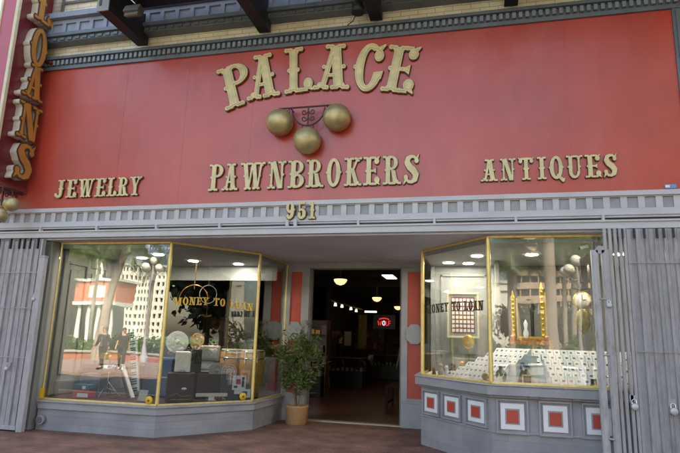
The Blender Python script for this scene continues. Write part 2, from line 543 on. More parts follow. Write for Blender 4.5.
def glyph(ch, step=0.0125, fancy=True):
    g = G(step)
    T = .23
    def nub(x, y=.5, r=.055):
        if fancy: g.nub(x, y, r)
    def stem(x, t=T, nl=True, nr=True):
        g.u(g.box(x, .02, x + t, .98))
        if nl: nub(x - .005)
        if nr: nub(x + t + .005)
    if ch == 'I':
        stem(.1); g.serif(0, .43, 0, 1); g.serif(0, .43, 1, -1); w = .43
    elif ch == 'L':
        stem(.1); g.serif(0, .45, 1, -1); g.serif(0, .42, 0, 1); g.u(g.box(.3, 0, .60, .1))
        g.u(g.circ(.60, .17, .13)); g.u(g.seg(.62, .1, .70, .04, .06, .03)); w = .72
    elif ch == 'E' or ch == 'F':
        stem(.1, nr=False); g.serif(0, .42, 1, -1); g.u(g.box(.3, .9, .56, 1)); g.u(g.circ(.56, .83, .12)); g.u(g.seg(.6, .92, .69, .99, .06, .025))
        g.u(g.box(.3, .45, .44, .55)); g.u(g.poly([(.40, .47), (.55, .38), (.55, .62), (.40, .53)]))
        g.serif(0, .42, 0, 1)
        if ch == 'E':
            g.u(g.box(.3, 0, .58, .1)); g.u(g.circ(.58, .18, .13)); g.u(g.seg(.62, .09, .70, .02, .06, .025)); w = .71
        else: w = .66
    elif ch == 'A':
        g.u(g.leg(.10, .30, .14, 0, .97)); g.u(g.leg(.43, .28, .24, 0, .97)); g.u(g.box(.2, .27, .5, .36))
        g.serif(-.02, .30, 0, 1); g.serif(.38, .76, 0, 1); g.serif(.19, .60, 1, -1); nub(.17); nub(.62); w = .76
    elif ch == 'P' or ch == 'R' or ch == 'B':
        g.u(g.ell(.36, .745, .32, .255)); g.cut(g.ell(.38, .745, .10, .15)); 
        if ch == 'B':
            g2 = G(step); g2.u(g2.ell(.38, .26, .34, .26)); g2.cut(g2.ell(.40, .26, .10, .155)); g.u(g2.S)
        g.cut(g.box(-.3, -.3, .12, 1.3))
        if ch == 'R':
            g.u(g.poly([(.34, .52), (.56, .50), (.70, .02), (.46, .02)])); g.serif(.43, .80, 0, 1)
        stem(.1, nr=False)
        g.serif(0, .42 if ch != 'B' else .36, 0, 1); g.serif(0, .36, 1, -1)
        w = {'P': .68, 'R': .80, 'B': .72}[ch]
    elif ch in 'OQC':
        g.u(g.ell(.36, .5, .36, .515)); g.cut(g.ell(.36, .5, .125, .37)); nub(0)
        if ch == 'O': nub(.72); w = .72
        elif ch == 'Q':
            nub(.72); g.u(g.seg(.42, .16, .70, -.06, .07, .09)); g.u(g.seg(.70, -.06, .80, .03, .07, .03)); w = .76
        else:
            g.cut(g.box(.42, .40, .9, .84)); g.u(g.circ(.58, .75, .13)); g.u(g.seg(.58, .88, .70, .97, .07, .03))
            g.u(g.poly([(.49, .40), (.74, .44), (.70, .25), (.5, .25)])); w = .74
    elif ch == 'N':
        g.u(g.box(.10, 0, .22, .98)); g.u(g.box(.62, .02, .74, .98)); g.u(g.leg(.48, .1, .26, .0, 1.0))
        g.serif(-.02, .34, 0, 1); g.serif(-.02, .34, 1, -1); g.serif(.50, .86, 1, -1); nub(.09); nub(.75); w = .84
    elif ch == 'M':
        g.u(g.box(.10, 0, .22, .98)); g.u(g.box(.72, .02, .94, .98)); g.u(g.leg(.36, .12, .22, .05, 1)); g.u(g.leg(.42, .72, .12, .05, 1))
        g.serif(-.02, .34, 0, 1); g.serif(-.02, .34, 1, -1); g.serif(.62, 1.04, 0, 1); g.serif(.66, 1.04, 1, -1); w = 1.04
    elif ch == 'W':
        g.u(g.leg(.20, .04, .21, .02, .97)); g.u(g.leg(.28, .44, .11, .02, .97)); g.u(g.leg(.60, .44, .21, .02, .97)); g.u(g.leg(.70, .86, .11, .02, .97))
        g.serif(-.06, .36, 1, -1); g.serif(.36, .72, 1, -1); g.serif(.76, 1.08, 1, -1); g.serif(.16, .44, 0, 1) if fancy else None
        g.serif(.56, .86, 0, 1) if fancy else None; nub(.12); nub(.86); w = 1.06
    elif ch == 'K':
        g.u(g.leg(.28, .56, .13, .45, .97)); g.u(g.poly([(.26, .60), (.44, .66), (.72, .02), (.48, .02)])); stem(.1, nr=False)
        g.serif(0, .42, 0, 1); g.serif(0, .42, 1, -1); g.serif(.46, .80, 0, 1); g.serif(.48, .80, 1, -1); w = .80
    elif ch == 'Y':
        g.u(g.poly([(.05, .97), (.28, .97), (.48, .45), (.25, .45)])); g.u(g.poly([(.58, .97), (.69, .97), (.46, .45), (.34, .45)])); g.u(g.box(.26, .02, .49, .5))
        g.serif(-.04, .38, 1, -1); g.serif(.48, .82, 1, -1); g.serif(.17, .58, 0, 1); w = .78
    elif ch == 'T':
        g.u(g.box(.08, .88, .72, 1.0)); g.u(g.box(.285, .02, .515, .98)); g.u(g.circ(.1, .84, .11)); g.u(g.circ(.70, .84, .11))
        g.u(g.seg(.05, .93, -.03, .99, .05, .025)); g.u(g.seg(.75, .93, .83, .99, .05, .025))
        g.serif(.19, .61, 0, 1); nub(.28); nub(.52); w = .80
    elif ch == 'U':
        g.u(g.ell(.40, .30, .31, .31)); g.cut(g.ell(.42, .31, .12, .19)); g.cut(g.box(.3, .3, .54, 1.2)); g.cut(g.box(-.1, .32, .9, 1.2))
        g.u(g.box(.09, .3, .31, .98)); g.u(g.box(.58, .3, .71, .98)); g.serif(0, .42, 1, -1); g.serif(.46, .84, 1, -1); nub(.08); nub(.72); w = .82
    elif ch == 'J':
        g.u(g.box(.30, .25, .53, .98)); g.path([(.415, .3), (.40, .16), (.30, .085), (.18, .10), (.12, .17)], [.115, .11, .085, .07, .1])
        g.u(g.circ(.10, .19, .11)); g.serif(.19, .63, 1, -1); nub(.29); nub(.54); w = .62
    elif ch == 'S':
        g.path([(.56, .80), (.46, .92), (.33, .93), (.20, .86), (.17, .72), (.26, .58), (.42, .46), (.52, .32), (.49, .16), (.36, .07), (.22, .08), (.12, .2)],
               [.06, .06, .07, .10, .125, .13, .135, .13, .11, .07, .06, .06])
        g.u(g.circ(.12, .23, .10)); g.u(g.circ(.55, .78, .10)); g.u(g.seg(.56, .86, .64, .99, .06, .03)); g.u(g.seg(.1, .12, .03, .01, .06, .03)); w = .68
    elif ch == '1':
        g.u(g.box(.17, .02, .39, .98)); g.serif(.06, .50, 0, 1); g.u(g.seg(.2, .92, .08, .80, .06, .05)); nub(.40); nub(.16); w = .5
    elif ch == '5':
        g.path([(.14, .30), (.12, .20), (.22, .07), (.38, .08), (.50, .20), (.51, .38), (.42, .53), (.28, .55), (.17, .50)], [.1, .1, .07, .08, .12, .125, .08, .06, .06])
        g.u(g.box(.10, .5, .20, .95)); g.u(g.box(.10, .86, .52, 1.0)); g.u(g.circ(.16, .26, .105)); g.u(g.seg(.5, .93, .58, .99, .06, .03)); w = .62
    elif ch == '9':
        g.u(g.ell(.32, .68, .29, .32)); g.cut(g.ell(.32, .70, .09, .19)); g.path([(.50, .68), (.51, .42), (.46, .2), (.34, .08), (.2, .09)], [.11, .115, .11, .08, .06])
        g.u(g.circ(.17, .19, .10)); nub(.63, .55); w = .62
    return g, w

def contours(S, lev, step, x0, y0):
    ny, nx = S.shape
    ins = S < lev
    idx = ins[:-1, :-1] * 1 + ins[:-1, 1:] * 2 + ins[1:, 1:] * 4 + ins[1:, :-1] * 8
    nxt = {}
    pos = {}
    def pt(e):
        if e in pos: return
        j, i, h = e
        a = S[j, i]; b = S[j, i + 1] if h == 0 else S[j + 1, i]
        t = (lev - a) / (b - a) if b != a else .5
        pos[e] = (x0 + (i + (t if h == 0 else 0)) * step, y0 + (j + (t if h else 0)) * step)
    E = lambda j, i: {0: (j, i, 0), 1: (j, i + 1, 1), 2: (j + 1, i, 0), 3: (j, i, 1)}
    tab = {1: [(3, 0)], 2: [(0, 1)], 3: [(3, 1)], 4: [(1, 2)], 5: [(3, 2), (1, 0)], 6: [(0, 2)], 7: [(3, 2)], 8: [(2, 3)], 9: [(2, 0)],
           10: [(0, 3), (2, 1)], 11: [(2, 1)], 12: [(1, 3)], 13: [(1, 0)], 14: [(0, 3)]}
    js, is_ = np.nonzero((idx > 0) & (idx < 15))
    for j, i in zip(js.tolist(), is_.tolist()):
        e = E(j, i)
        for a, b in tab[int(idx[j, i])]:
            pt(e[a]); pt(e[b]); nxt[e[a]] = e[b]
    loops = []
    while nxt:
        s0 = next(iter(nxt)); lp = []; c = s0
        while c in nxt:
            lp.append(pos[c]); c = nxt.pop(c)
        if len(lp) < 6: continue
        # drop nearly straight points
        ch = True; P = lp
        out = [P[0]]
        for k in range(1, len(P)):
            a, b, c2 = out[-1], P[k], P[(k + 1) % len(P)]
            ar = abs((b[0] - a[0]) * (c2[1] - a[1]) - (b[1] - a[1]) * (c2[0] - a[0]))
            l = math.hypot(c2[0] - a[0], c2[1] - a[1])
            if ar / (l + 1e-9) > step * 0.07 or math.hypot(b[0] - a[0], b[1] - a[1]) > .15: out.append(b)
        if len(out) > 3: loops.append(out)
    return loops

LAY = {}
def layer_mesh(ch, lev, half, step, fancy=True, bev=0.0):
    """flat letter solid; thickness 2*half in local z, in units where cap height = 1"""
    key = (ch, lev, half, step, fancy, bev)
    if key in LAY: return LAY[key]
    g, w = glyph(ch, step, fancy)
    cu_ = bpy.data.curves.new('letter', 'CURVE')
    cu_.dimensions = '2D'; cu_.fill_mode = 'BOTH'; cu_.extrude = half
    if bev: cu_.bevel_depth = bev; cu_.bevel_resolution = 1; cu_.offset = -bev
    for lp in contours(g.S, lev, g.step, g.x0, g.y0):
        sp = cu_.splines.new('POLY')
        sp.points.add(len(lp) - 1)
        for k, p in enumerate(lp): sp.points[k].co = (p[0], p[1], 0, 1)
        sp.use_cyclic_u = True
    ob = bpy.data.objects.new('tmp', cu_)
    me = bpy.data.meshes.new_from_object(ob)
    bpy.data.objects.remove(ob)
    V = [tuple(v.co) for v in me.vertices]
    F = [list(p.vertices) for p in me.polygons]
    bpy.data.meshes.remove(me); bpy.data.curves.remove(cu_)
    LAY[key] = (V, F, w)
    return LAY[key]

def letter_mb(ch, layers, W, H, step=0.0125, fancy=True):
    """layers: (offset level, depth from, depth to, material index); letter stands in XZ, front toward -Y"""
    mb = MB()
    w = None; w0 = None
    for lev, d0, d1, mi in layers:
        V, F, w = layer_mesh(ch, lev, 0.5, step, fancy)
        if fancy and w0 is None:
            w0 = min(v[0] for v in V), max(v[0] for v in V)
        sx = W / (w0[1] - w0[0]) if fancy else W / w
        xo = w0[0] if fancy else 0
        vs = [((x - xo) * sx, -(d0 + (z + .5) * (d1 - d0)), y * H) for x, y, z in V]
        mb.add(vs, F, mi)
    return mb

# ================================================================== GROUND
gm = MB(); gm.box(-400, -500, -0.6, 400, 300, -0.13)
tag(gm.build('street', M['gravel']), kind='structure')
gm = MB(); gm.box(-60, 2.6, -0.5, 60, 10.96, 0.0)
tag(gm.build('sidewalk', M['pavement']), kind='structure')
gm = MB(); gm.box(-60, 2.45, -0.5, 60, 2.598, 0.003)
tag(gm.build('kerb', M['concrete'], bev=0.01), kind='structure')
gm = MB(); gm.box(-90, -13.5, -0.5, 90, -4.0, 0.0)
tag(gm.build('plaza_pavement', mat('pink_plaza_paving', (0.27, 0.20, 0.175), .85, var=.12, scale=2)), kind='structure')
gm = MB(); gm.box(-160, -130, -0.5, 160, -13.6, 0.02)
tag(gm.build('lawn', M['lawn']), kind='structure')

# ================================================================== SHOP BUILDING
bld = wthing('shop_building', 'red fronted corner shop building with recessed doorway, grey trim and cream brick above', 'building', (-3, 8, 0))
Z = 8.0
XL, XR = -8.9, 12.0
b = MB(); b.box(XL, Z, 6.2, XR, Z + .4, 13.5)
# brick bay over the ledge: dark strips below draw its shadow edge
b.build('brick_wall', M['brick'], bld)
b = MB(); b.box(-7.62, Z - .03, 7.40, -7.56, Z - .001, 8.6); b.box(-7.56, Z - .03, 7.74, -6.4, Z - .001, 7.79)
b.build('brick_shadow_line', M['dkgrey'], bld)
b = MB(); b.box(XL, Z + .4, 3.7, XR, 30, 13.5); b.box(XL, 27.0, 0, XR, 30, 3.7); b.box(XL, 7.98, 0.0, XL + .4, 27, 13.4)
b.box(3.6, 8.05, 0, XR, 27, 3.7)
b.build('main_block', M['shopwall'], bld)
b = MB(); b.box(XL, 7.94, 3.66, 2.79, Z - .001, 6.34)
b.build('red_panel', M['red'], bld)
# sheet joints of the panel: thin raised battens, painted over
b = MB()
for x in (-5.95, -4.74, -3.52, -2.30, -1.08, .14, 1.36): b.box(x - .0035, 7.938, 3.66, x + .0035, 7.9399, 6.34)
b.build('panel_joint', M['red'], bld)
b = MB(); b.box(2.79, 7.91, 3.66, 3.12, Z, 6.329); b.box(2.83, 7.89, 3.7, 3.08, 7.91, 6.3); b.box(3.12, 7.93, 3.66, XR, Z, 6.6)
b.build('corner_pilaster', M['slate'], bld, .004)
# crown moulding with dentils
b = MB(); b.box(XL, 7.90, 6.33, 3.12, 7.999, 6.395); b.box(XL, 7.925, 6.395, 3.14, 7.999, 6.52); b.box(XL, 7.85, 6.52, 3.16, 7.999, 6.56); b.box(XL, 7.87, 6.56, 3.14, 7.999, 6.585)
b.build('crown_moulding', M['slate'], bld, .004)
b = MB(); x = XL + .03
while x < 3.1:
    b.box(x, 7.875, 6.415, x + .052, 7.924, 6.505); x += .095
b.build('dentil_row', mat('slate_dentil', (0.21, 0.245, 0.30), .45, var=.1), bld)
# upper ledge with square recesses
b = MB(); b.box(XL, 7.80, 6.83, XR, 7.999, 6.99); b.box(XL, 7.74, 6.92, XR, 7.80, 6.99)
b.build('lower_moulding', M['slate'], bld, .006)
b = MB()
b.box(XL, 7.82, 6.99, XR, 7.999, 7.27); b.box(XL, 7.70, 7.27, XR, 7.999, 7.38)
b.build('upper_ledge', M['ledge'], bld, .006)
b = MB(); x = XL + .1
while x < 6:
    b.box(x, 7.785, 7.0, x + .075, 7.819, 7.26); b.box(x + .075, 7.785, 7.19, x + .29, 7.819, 7.26); x += .29
b.build('ledge_block', M['ledge'], bld)
b = MB(); b.box(XL, 7.795, 6.84, 6, 7.7995, 6.91); x = XL + .1
while x < 6: b.box(x, 7.775, 6.85, x + .09, 7.799, 6.90); x += .16
b.build('ledge_dentil', M['slate'], bld)
# fascia (lintel) with square recesses, gate track slot and bottom rail
b = MB()
b.box(XL, 7.84, 3.60, 4.5, 7.999, 3.668)
b.box(XL, 7.865, 3.585, 4.5, 7.999, 3.60)
b.box(XL, 7.90, 3.40, 4.5, 7.999, 3.585)
x = -8.82
while x < 4.4:
    b.box(x, 7.868, 3.43, x + .085, 7.90, 3.585); x += .215
b.box(XL, 7.865, 3.36, 4.5, 7.999, 3.43)
b.box(XL, 7.85, 3.335, 4.5, 7.999, 3.36)
b.box(XL, 7.93, 3.26, 4.5, 7.999, 3.335)
b.box(XL, 7.87, 3.305, 4.5, 7.93, 3.335)
b.box(XL, 7.82, 3.145, 4.5, 7.90, 3.262)
b.box(XL, 7.80, 3.235, 4.5, 7.82, 3.262)
b.build('fascia', M['greylt'], bld, .003)
b = MB(); b.box(XL, 7.896, 3.431, 4.5, 7.8999, 3.584); b.build('fascia_recess', M['grey'], bld)
b = MB(); b.box(XL, 7.90, 3.262, 4.5, 7.9299, 3.305)
b.build('track_slot', M['black'], bld)
x = -8.4
while x < 4:
    MB().box(x, 7.83, 3.263, x + .035, 7.899, 3.34).build('track_clip', M['greylt'], bld, .003); x += 1.12
for x in (-2.79, -2.66): MB().box(x, 7.80, 3.263, x + .05, 7.85, 3.36).build('track_clip', M['greylt'], bld, .003)
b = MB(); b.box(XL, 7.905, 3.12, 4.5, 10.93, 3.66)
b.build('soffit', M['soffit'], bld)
for x in (-2.9, -1.3):
    pass
# back wall of the recess round the doorway
b = MB()
b.box(-3.86, 10.92, 0, -3.29, 11.15, 3.2); b.box(-1.41, 10.92, 0, -.80, 11.15, 3.2); b.box(-3.29, 10.95, 3.04, -1.41, 11.15, 3.2)
b.box(-3.86, 10.90, 3.02, -.80, 10.92, 3.12)
b.build('doorway_wall', M['grey'], bld)
for k, (xa, xb) in enumerate(((-3.80, -3.30), (-1.40, -.90))):
    b = MB()
    b.box(xa, 10.86, .0, xb, 10.92, .44); b.box(xa + .01, 10.87, .44, xb - .01, 10.92, .48)
    ia, ib = (xa + .10, xb - .16) if k == 0 else (xa + .12, xb - .10)
    b.box(xa, 10.88, .48, ia, 10.92, 3.02); b.box(ib, 10.88, .48, xb, 10.92, 3.02); b.box(ia, 10.88, 2.94, ib, 10.92, 3.02); b.box(ia, 10.88, .48, ib, 10.92, .53)
    p = b.build('pilaster', M['grey'], bld, .004)
    b = MB(); b.box(ia + .001, 10.905, .53, ib - .001, 10.92, 2.94); b.build('red_inset', M['redin'], p)
    cx = (ia + ib) / 2
    r = .205
    pts = [(cx + r * math.cos(R(22.5 + 45 * i)) * .9, 1.73 + r * math.sin(R(22.5 + 45 * i))) for i in range(8)]
    bb = MB(); n = 8
    vs = [(x, 10.85, z) for x, z in pts] + [(x, 10.88, z) for x, z in pts]
    bb.add(vs, [list(range(8)), list(range(8, 16))[::-1]] + [(i, 8 + i, 8 + (i + 1) % 8, (i + 1) % 8) for i in range(8)])
    bb.build('octagon_boss', M['grey'], p, .006)
b = MB(); b.box(-3.29, 10.94, 0, -1.41, 11.1, .022); b.build('threshold', mat('worn_brass', (.42, .36, .26), .5, metal=.4), bld)
b = MB(); b.box(-3.30, 10.96, 0, -3.262, 11.05, 3.04); b.box(-1.438, 10.96, 0, -1.40, 11.05, 3.04); b.box(-3.262, 10.96, 3.0, -1.438, 11.05, 3.04)
b.build('door_frame', M['dkgrey'], bld)
# shop interior shell
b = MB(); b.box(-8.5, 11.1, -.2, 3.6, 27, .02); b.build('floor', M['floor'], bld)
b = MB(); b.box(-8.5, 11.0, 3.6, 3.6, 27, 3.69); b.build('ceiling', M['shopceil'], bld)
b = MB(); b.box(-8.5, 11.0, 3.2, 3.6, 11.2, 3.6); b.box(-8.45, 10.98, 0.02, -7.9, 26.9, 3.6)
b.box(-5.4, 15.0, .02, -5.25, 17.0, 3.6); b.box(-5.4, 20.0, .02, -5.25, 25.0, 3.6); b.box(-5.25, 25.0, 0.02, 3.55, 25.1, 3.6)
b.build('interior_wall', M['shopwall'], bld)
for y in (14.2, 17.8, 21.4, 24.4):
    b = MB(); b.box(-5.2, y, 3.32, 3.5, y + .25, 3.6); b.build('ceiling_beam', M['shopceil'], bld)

# ------------------------------------------------------------------ DISPLAY WINDOWS
LL = [(-7.05, 8.14), (-4.93, 8.20), (-3.86, 9.52), (-3.80, 10.90)]
RL = [(-.87, 10.90), (-.85, 9.33), (.20, 8.07), (3.5, 8.11)]
LIN = [(-3.81, 10.93), (-7.05, 10.93)]
RIN = [(3.5, 10.93), (-.87, 10.93)]

def band(line, d0, z0, z1, inner, mb=None, mi=0):
    mb = mb or MB()
    return mb.prism(off(line, d0) + inner, z0, z1, mi)

def pane(mb, a, c, z0, z1, t=.008):
    dx, dy = c[0] - a[0], c[1] - a[1]; l = math.hypot(dx, dy); n = (dy / l * t / 2, -dx / l * t / 2)
    mb.prism([(a[0] + n[0], a[1] + n[1]), (c[0] + n[0], c[1] + n[1]), (c[0] - n[0], c[1] - n[1]), (a[0] - n[0], a[1] - n[1])], z0, z1)

def rail(mb, a, c, w, z0, z1, sh=0.0):
    pane(mb, a, c, z0, z1, w)

# left bay
lw = wthing('display_window', 'shop window bay left of the doorway on a low grey brick base, drums and cymbals inside', 'shop window', (-5.2, 8.9, 0))
f = MB(); band(LL, .04, .0, .33, LIN, f); f.build('brick_base', M['greybrick'], lw)
f = MB(); band(LL, .065, .332, .455, LIN, f); band(LL, .09, .44, .47, LIN, f); f.build('sill', M['grey'], lw, .006)
f = MB(); band(LL, -.06, .4705, .495, LIN, f); f.build('display_floor', M['carpet'], lw)
zt = 3.10
f = MB()
for a, c in zip(LL[:-1], LL[1:]): rail(f, a, c, .035, .471, .500); rail(f, a, c, .035, zt - .015, zt + .019)
f.build('frame_rail', M['frame'], lw, .004)
for i, (p, w_) in enumerate(zip(LL, (.026, .062, .060, .05))):
    f = MB(); q = p if i else (p[0] + .02, p[1])
    d = off(LL, 0.0)[i]
    f.lathe([(w_ / 2, .50), (w_ / 2, zt)], (q[0], q[1], 0), 10)
    f.build('mullion', M['frame'], lw)
for a, c in zip(LL[:-1], LL[1:]):
    f = MB(); pane(f, a, c, .499, zt - .014); f.build('glass_pane', M['glass'], lw)
# side wall with tall panels, inside the bay on its left
f = MB(); f.box(-7.40, 7.99, 0, -7.10, 10.95, 3.115)
f.box(-7.10, 8.3, .52, -7.06, 8.42, 3.0); f.box(-7.10, 8.9, .52, -7.06, 9.0, 3.0); f.box(-7.10, 9.45, .52, -7.06, 9.55, 3.0)
f.box(-7.10, 8.42, 2.78, -7.06, 8.9, 3.0); f.box(-7.10, 8.42, .52, -7.06, 8.9, .75); f.box(-7.10, 9.0, 2.78, -7.06, 9.45, 3.0); f.box(-7.10, 9.0, .52, -7.06, 9.45, .75)
f.box(-7.10, 8.50, .85, -7.075, 8.82, 2.68); f.box(-7.10, 9.07, .85, -7.075, 9.38, 2.68)
f.build('side_panelling', M['panelling'], lw, .008)
f = MB(); f.prism(off(LL, -.05)[:3] + [(-3.88, 10.90), (-7.05, 10.90)], 3.02, 3.118); f.build('display_ceiling', M['dispwhite'], lw)
f = MB(); f.box(-7.0, 10.55, 2.72, -3.9, 10.60, 3.02); f.build('header', M['display'], lw)
f = MB(); f.box(-7.0, 10.75, .5, -5.9, 10.8, 1.55); f.box(-5.9, 10.75, .5, -3.9, 10.8, 1.2); f.build('back_board', M['bluegrey'], lw)
f = MB(); f.lathe([(.002, 0), (.06, 0), (.075, .02), (.075, .06)], (-6.93, 8.09, .165), 14, 'y'); f.lathe([(.045, .0), (.05, .075)], (-6.93, 8.09, .165), 14, 'y', 1)
f.build('drain_cap', [M['grey'], M['dkgrey']], lw)

# right bay
rw = wthing('display_window', 'shop window bay right of the doorway with rows of white ring boxes and red squares below', 'shop window', (1.2, 9.0, 0))
f = MB(); band(RL, .02, .0, .44, RIN, f); f.build('brick_base', M['greybrick'], rw)
f = MB(); band(RL, .015, .442, .89, RIN, f); band(RL, .035, .44, .465, RIN, f); f.build('panelled_apron', M['grey'], rw)
f = MB(); band(RL, .06, .89, .925, RIN, f); band(RL, .115, .925, 1.045, RIN, f); band(RL, .13, 1.045, 1.062, RIN, f); f.build('sill', M['grey'], rw, .006)
f = MB(); band(RL, -.06, 1.0625, 1.075, RIN, f); f.build('display_floor', M['offwhite'], rw)
f = MB()
for a, c in zip(RL[:-1], RL[1:]): rail(f, a, c, .035, 1.063, 1.095); rail(f, a, c, .035, zt - .015, zt + .019)
f.build('frame_rail', M['frame'], rw, .004)
for p, w_ in zip(RL, (.05, .060, .062, .06)):
    f = MB(); f.lathe([(w_ / 2, 1.09), (w_ / 2, zt)], (p[0], p[1], 0), 10); f.build('mullion', M['frame'], rw)
for a, c in zip(RL[:-1], RL[1:]):
    f = MB(); pane(f, a, c, 1.094, zt - .014); f.build('glass_pane', M['glass'], rw)

def square(a, c, s, w, zc, h):
    """one framed red square on the apron: grey moulding, white border, grey ring, red centre"""
    dx, dy = c[0] - a[0], c[1] - a[1]; l = math.hypot(dx, dy); t = Vector((dx / l, dy / l, 0)); n = Vector((dy / l, -dx / l, 0))
    o = Vector((a[0], a[1], 0)) + t * s
    f = MB()
    for k, (q, d, mi) in enumerate(((1.10, .016, 1), (.92, .024, 0), (.56, .029, 1), (.45, .036, 2))):
        hw, hh = w / 2 * q, h / 2 * q
        if k == 0:   # outer moulding as four strips
            for sx in (-1, 1):
                f.obox(o + t * sx * (hw + .012) + n * (.015 + .02) + Vector((0, 0, zc)), t, n, (0, 0, 1), .012, .02, hh + .024, 1)
                f.obox(o + n * (.015 + .02) + Vector((0, 0, zc + sx * (hh + .012))), t, n, (0, 0, 1), hw, .02, .012, 1)
        else:
            f.obox(o + n * (.015 + d / 2) + Vector((0, 0, zc)), t, n, (0, 0, 1), hw, d / 2, hh, mi)
    f.build('framed_square', [M['white'], M['grey'], M['redin']], rw, .002)
dl = math.hypot(RL[2][0] - RL[1][0], RL[2][1] - RL[1][1])
for s in (.28, .80, 1.35): square(RL[1], RL[2], s, .36 if s < 1.3 else .37, .665, .30)
for s in (.26, .80, 1.33, 1.86, 2.4, 2.95): square(RL[2], RL[3], s, .33, .655, .36)
f = MB()
for s in (.26, .80, 1.33, 1.86, 2.4): f.box(.2 + s - .06 + .27, 7.93, .905, .2 + s + .06 + .27, 8.0, .925)
f.build('sill_bracket', M['dkgrey'], rw)
# interior of right bay
f = MB(); f.box(-.80, 10.62, 1.075, 3.45, 10.70, 3.1); f.box(-.80, 10.50, 1.075, -.72, 10.62, 3.0)
for (xa, xb) in ((-.62, .22),):
    f.box(xa, 10.59, 1.35, xa + .03, 10.62, 2.85); f.box(xb - .03, 10.59, 1.35, xb, 10.62, 2.85); f.box(xa, 10.59, 1.35, xb, 10.62, 1.38); f.box(xa, 10.59, 2.82, xb, 10.62, 2.85)
f.build('back_wall', M['display'], rw)
f = MB(); f.box(.42, 10.56, 1.075, 3.44, 10.619, 3.015); f.box(.36, 9.9, 1.075, .42, 10.6, 3.015)
f.build('back_panel_shade', M['dkgrey'], rw)  # dark sheet: dimness behind the straight pane put into colour
f = MB(); f.prism([(-.80, 10.62)] + off(RL, -.05)[1:] + [(3.45, 10.62)], 3.02, 3.118); f.build('display_ceiling', M['dispwhite'], rw)
f = MB(); f.box(3.45, 8.0, 0, 3.58, 10.95, 3.118); f.build('end_wall', M['display'], rw)

# ------------------------------------------------------------------ LETTERING
def word(name, label, cat, cells, origin, base_layers, mats, rot_y=False, step=.0125, fancy=True):
    """cells: (char, x, z, width, height, tilt)"""
    t = thing(name, label, cat, origin)
    for ch, x, z, W, H, a in cells:
        o = letter_mb(ch, base_layers, W, H, step, fancy).build('letter', mats, t)
        o.location = (x - origin[0], 0, z - origin[2])
        o.rotation_euler = (0, -R(a), 0)
    return t
GM = [M['golddk'], M['gold'], M['goldgroove'], M['gold']]
pal = [('P', -3.985, 5.25, .56, .79, 17), ('A', -3.61, 5.405, .60, .80, 6), ('L', -2.96, 5.475, .50, .81, 3), ('A', -2.49, 5.515, .63, .79, -3.5),
       ('C', -1.87, 5.455, .51, .81, -7), ('E', -1.39, 5.41, .54, .79, -11)]
word('shop_lettering', 'large arched gold PALACE lettering near the top of the red panel', 'lettering', pal, (-2.5, 7.938, 5.6),
     [(.004, 0, .03, 0), (-.010, .028, .052, 1), (-.038, .050, .055, 2), (-.046, .053, .058, 3)], GM, step=.01)
def line(txt, xs, z, H):
    return [(c, x0, z, x1 - x0, H, 0) for c, (x0, x1) in zip(txt, xs)]
px = [(-4.19, -3.93), (-3.95, -3.66), (-3.64, -3.20), (-3.17, -2.85), (-2.83, -2.55), (-2.53, -2.23), (-2.21, -1.95), (-1.92, -1.63), (-1.62, -1.35), (-1.32, -1.03), (-1.01, -.76)]
word('shop_lettering', 'gold PAWNBROKERS lettering in a straight row below the three gold balls', 'lettering', line('PAWNBROKERS', px, 3.885, .46), (-2.5, 7.938, 3.9),
     [(.006, 0, .025, 0), (-.014, .023, .042, 1)], GM)
jx = [(-7.13, -6.93), (-6.90, -6.67), (-6.66, -6.33), (-6.32, -6.09), (-6.08, -5.88), (-5.88, -5.65), (-5.65, -5.41)]
word('shop_lettering', 'small gold JEWELRY lettering low at the left end of the red panel', 'lettering', line('JEWELRY', jx, 3.86, .335), (-6.25, 7.938, 3.9),
     [(.008, 0, .025, 0), (-.014, .023, .042, 1)], GM)
ax_ = [(.11, .36), (.385, .61), (.63, .86), (.89, 1.02), (1.04, 1.265), (1.275, 1.50), (1.515, 1.735), (1.75, 1.94)]
word('shop_lettering', 'small gold ANTIQUES lettering low at the right end of the red panel', 'lettering', line('ANTIQUES', ax_, 3.88, .335), (1.0, 7.938, 3.9),
     [(.008, 0, .025, 0), (-.014, .023, .042, 1)], GM)
word('street_number', 'pale gold street number 951 on the grey fascia over the doorway', 'street number', line('951', [(-2.81, -2.645), (-2.62, -2.47), (-2.44, -2.32)], 3.375, .27), (-2.55, 7.862, 3.4),
     [(.05, 0, .02, 0), (0, .018, .04, 1)], [M['golddk'], mat('pale_gold_number', (.62, .52, .28), .5)])

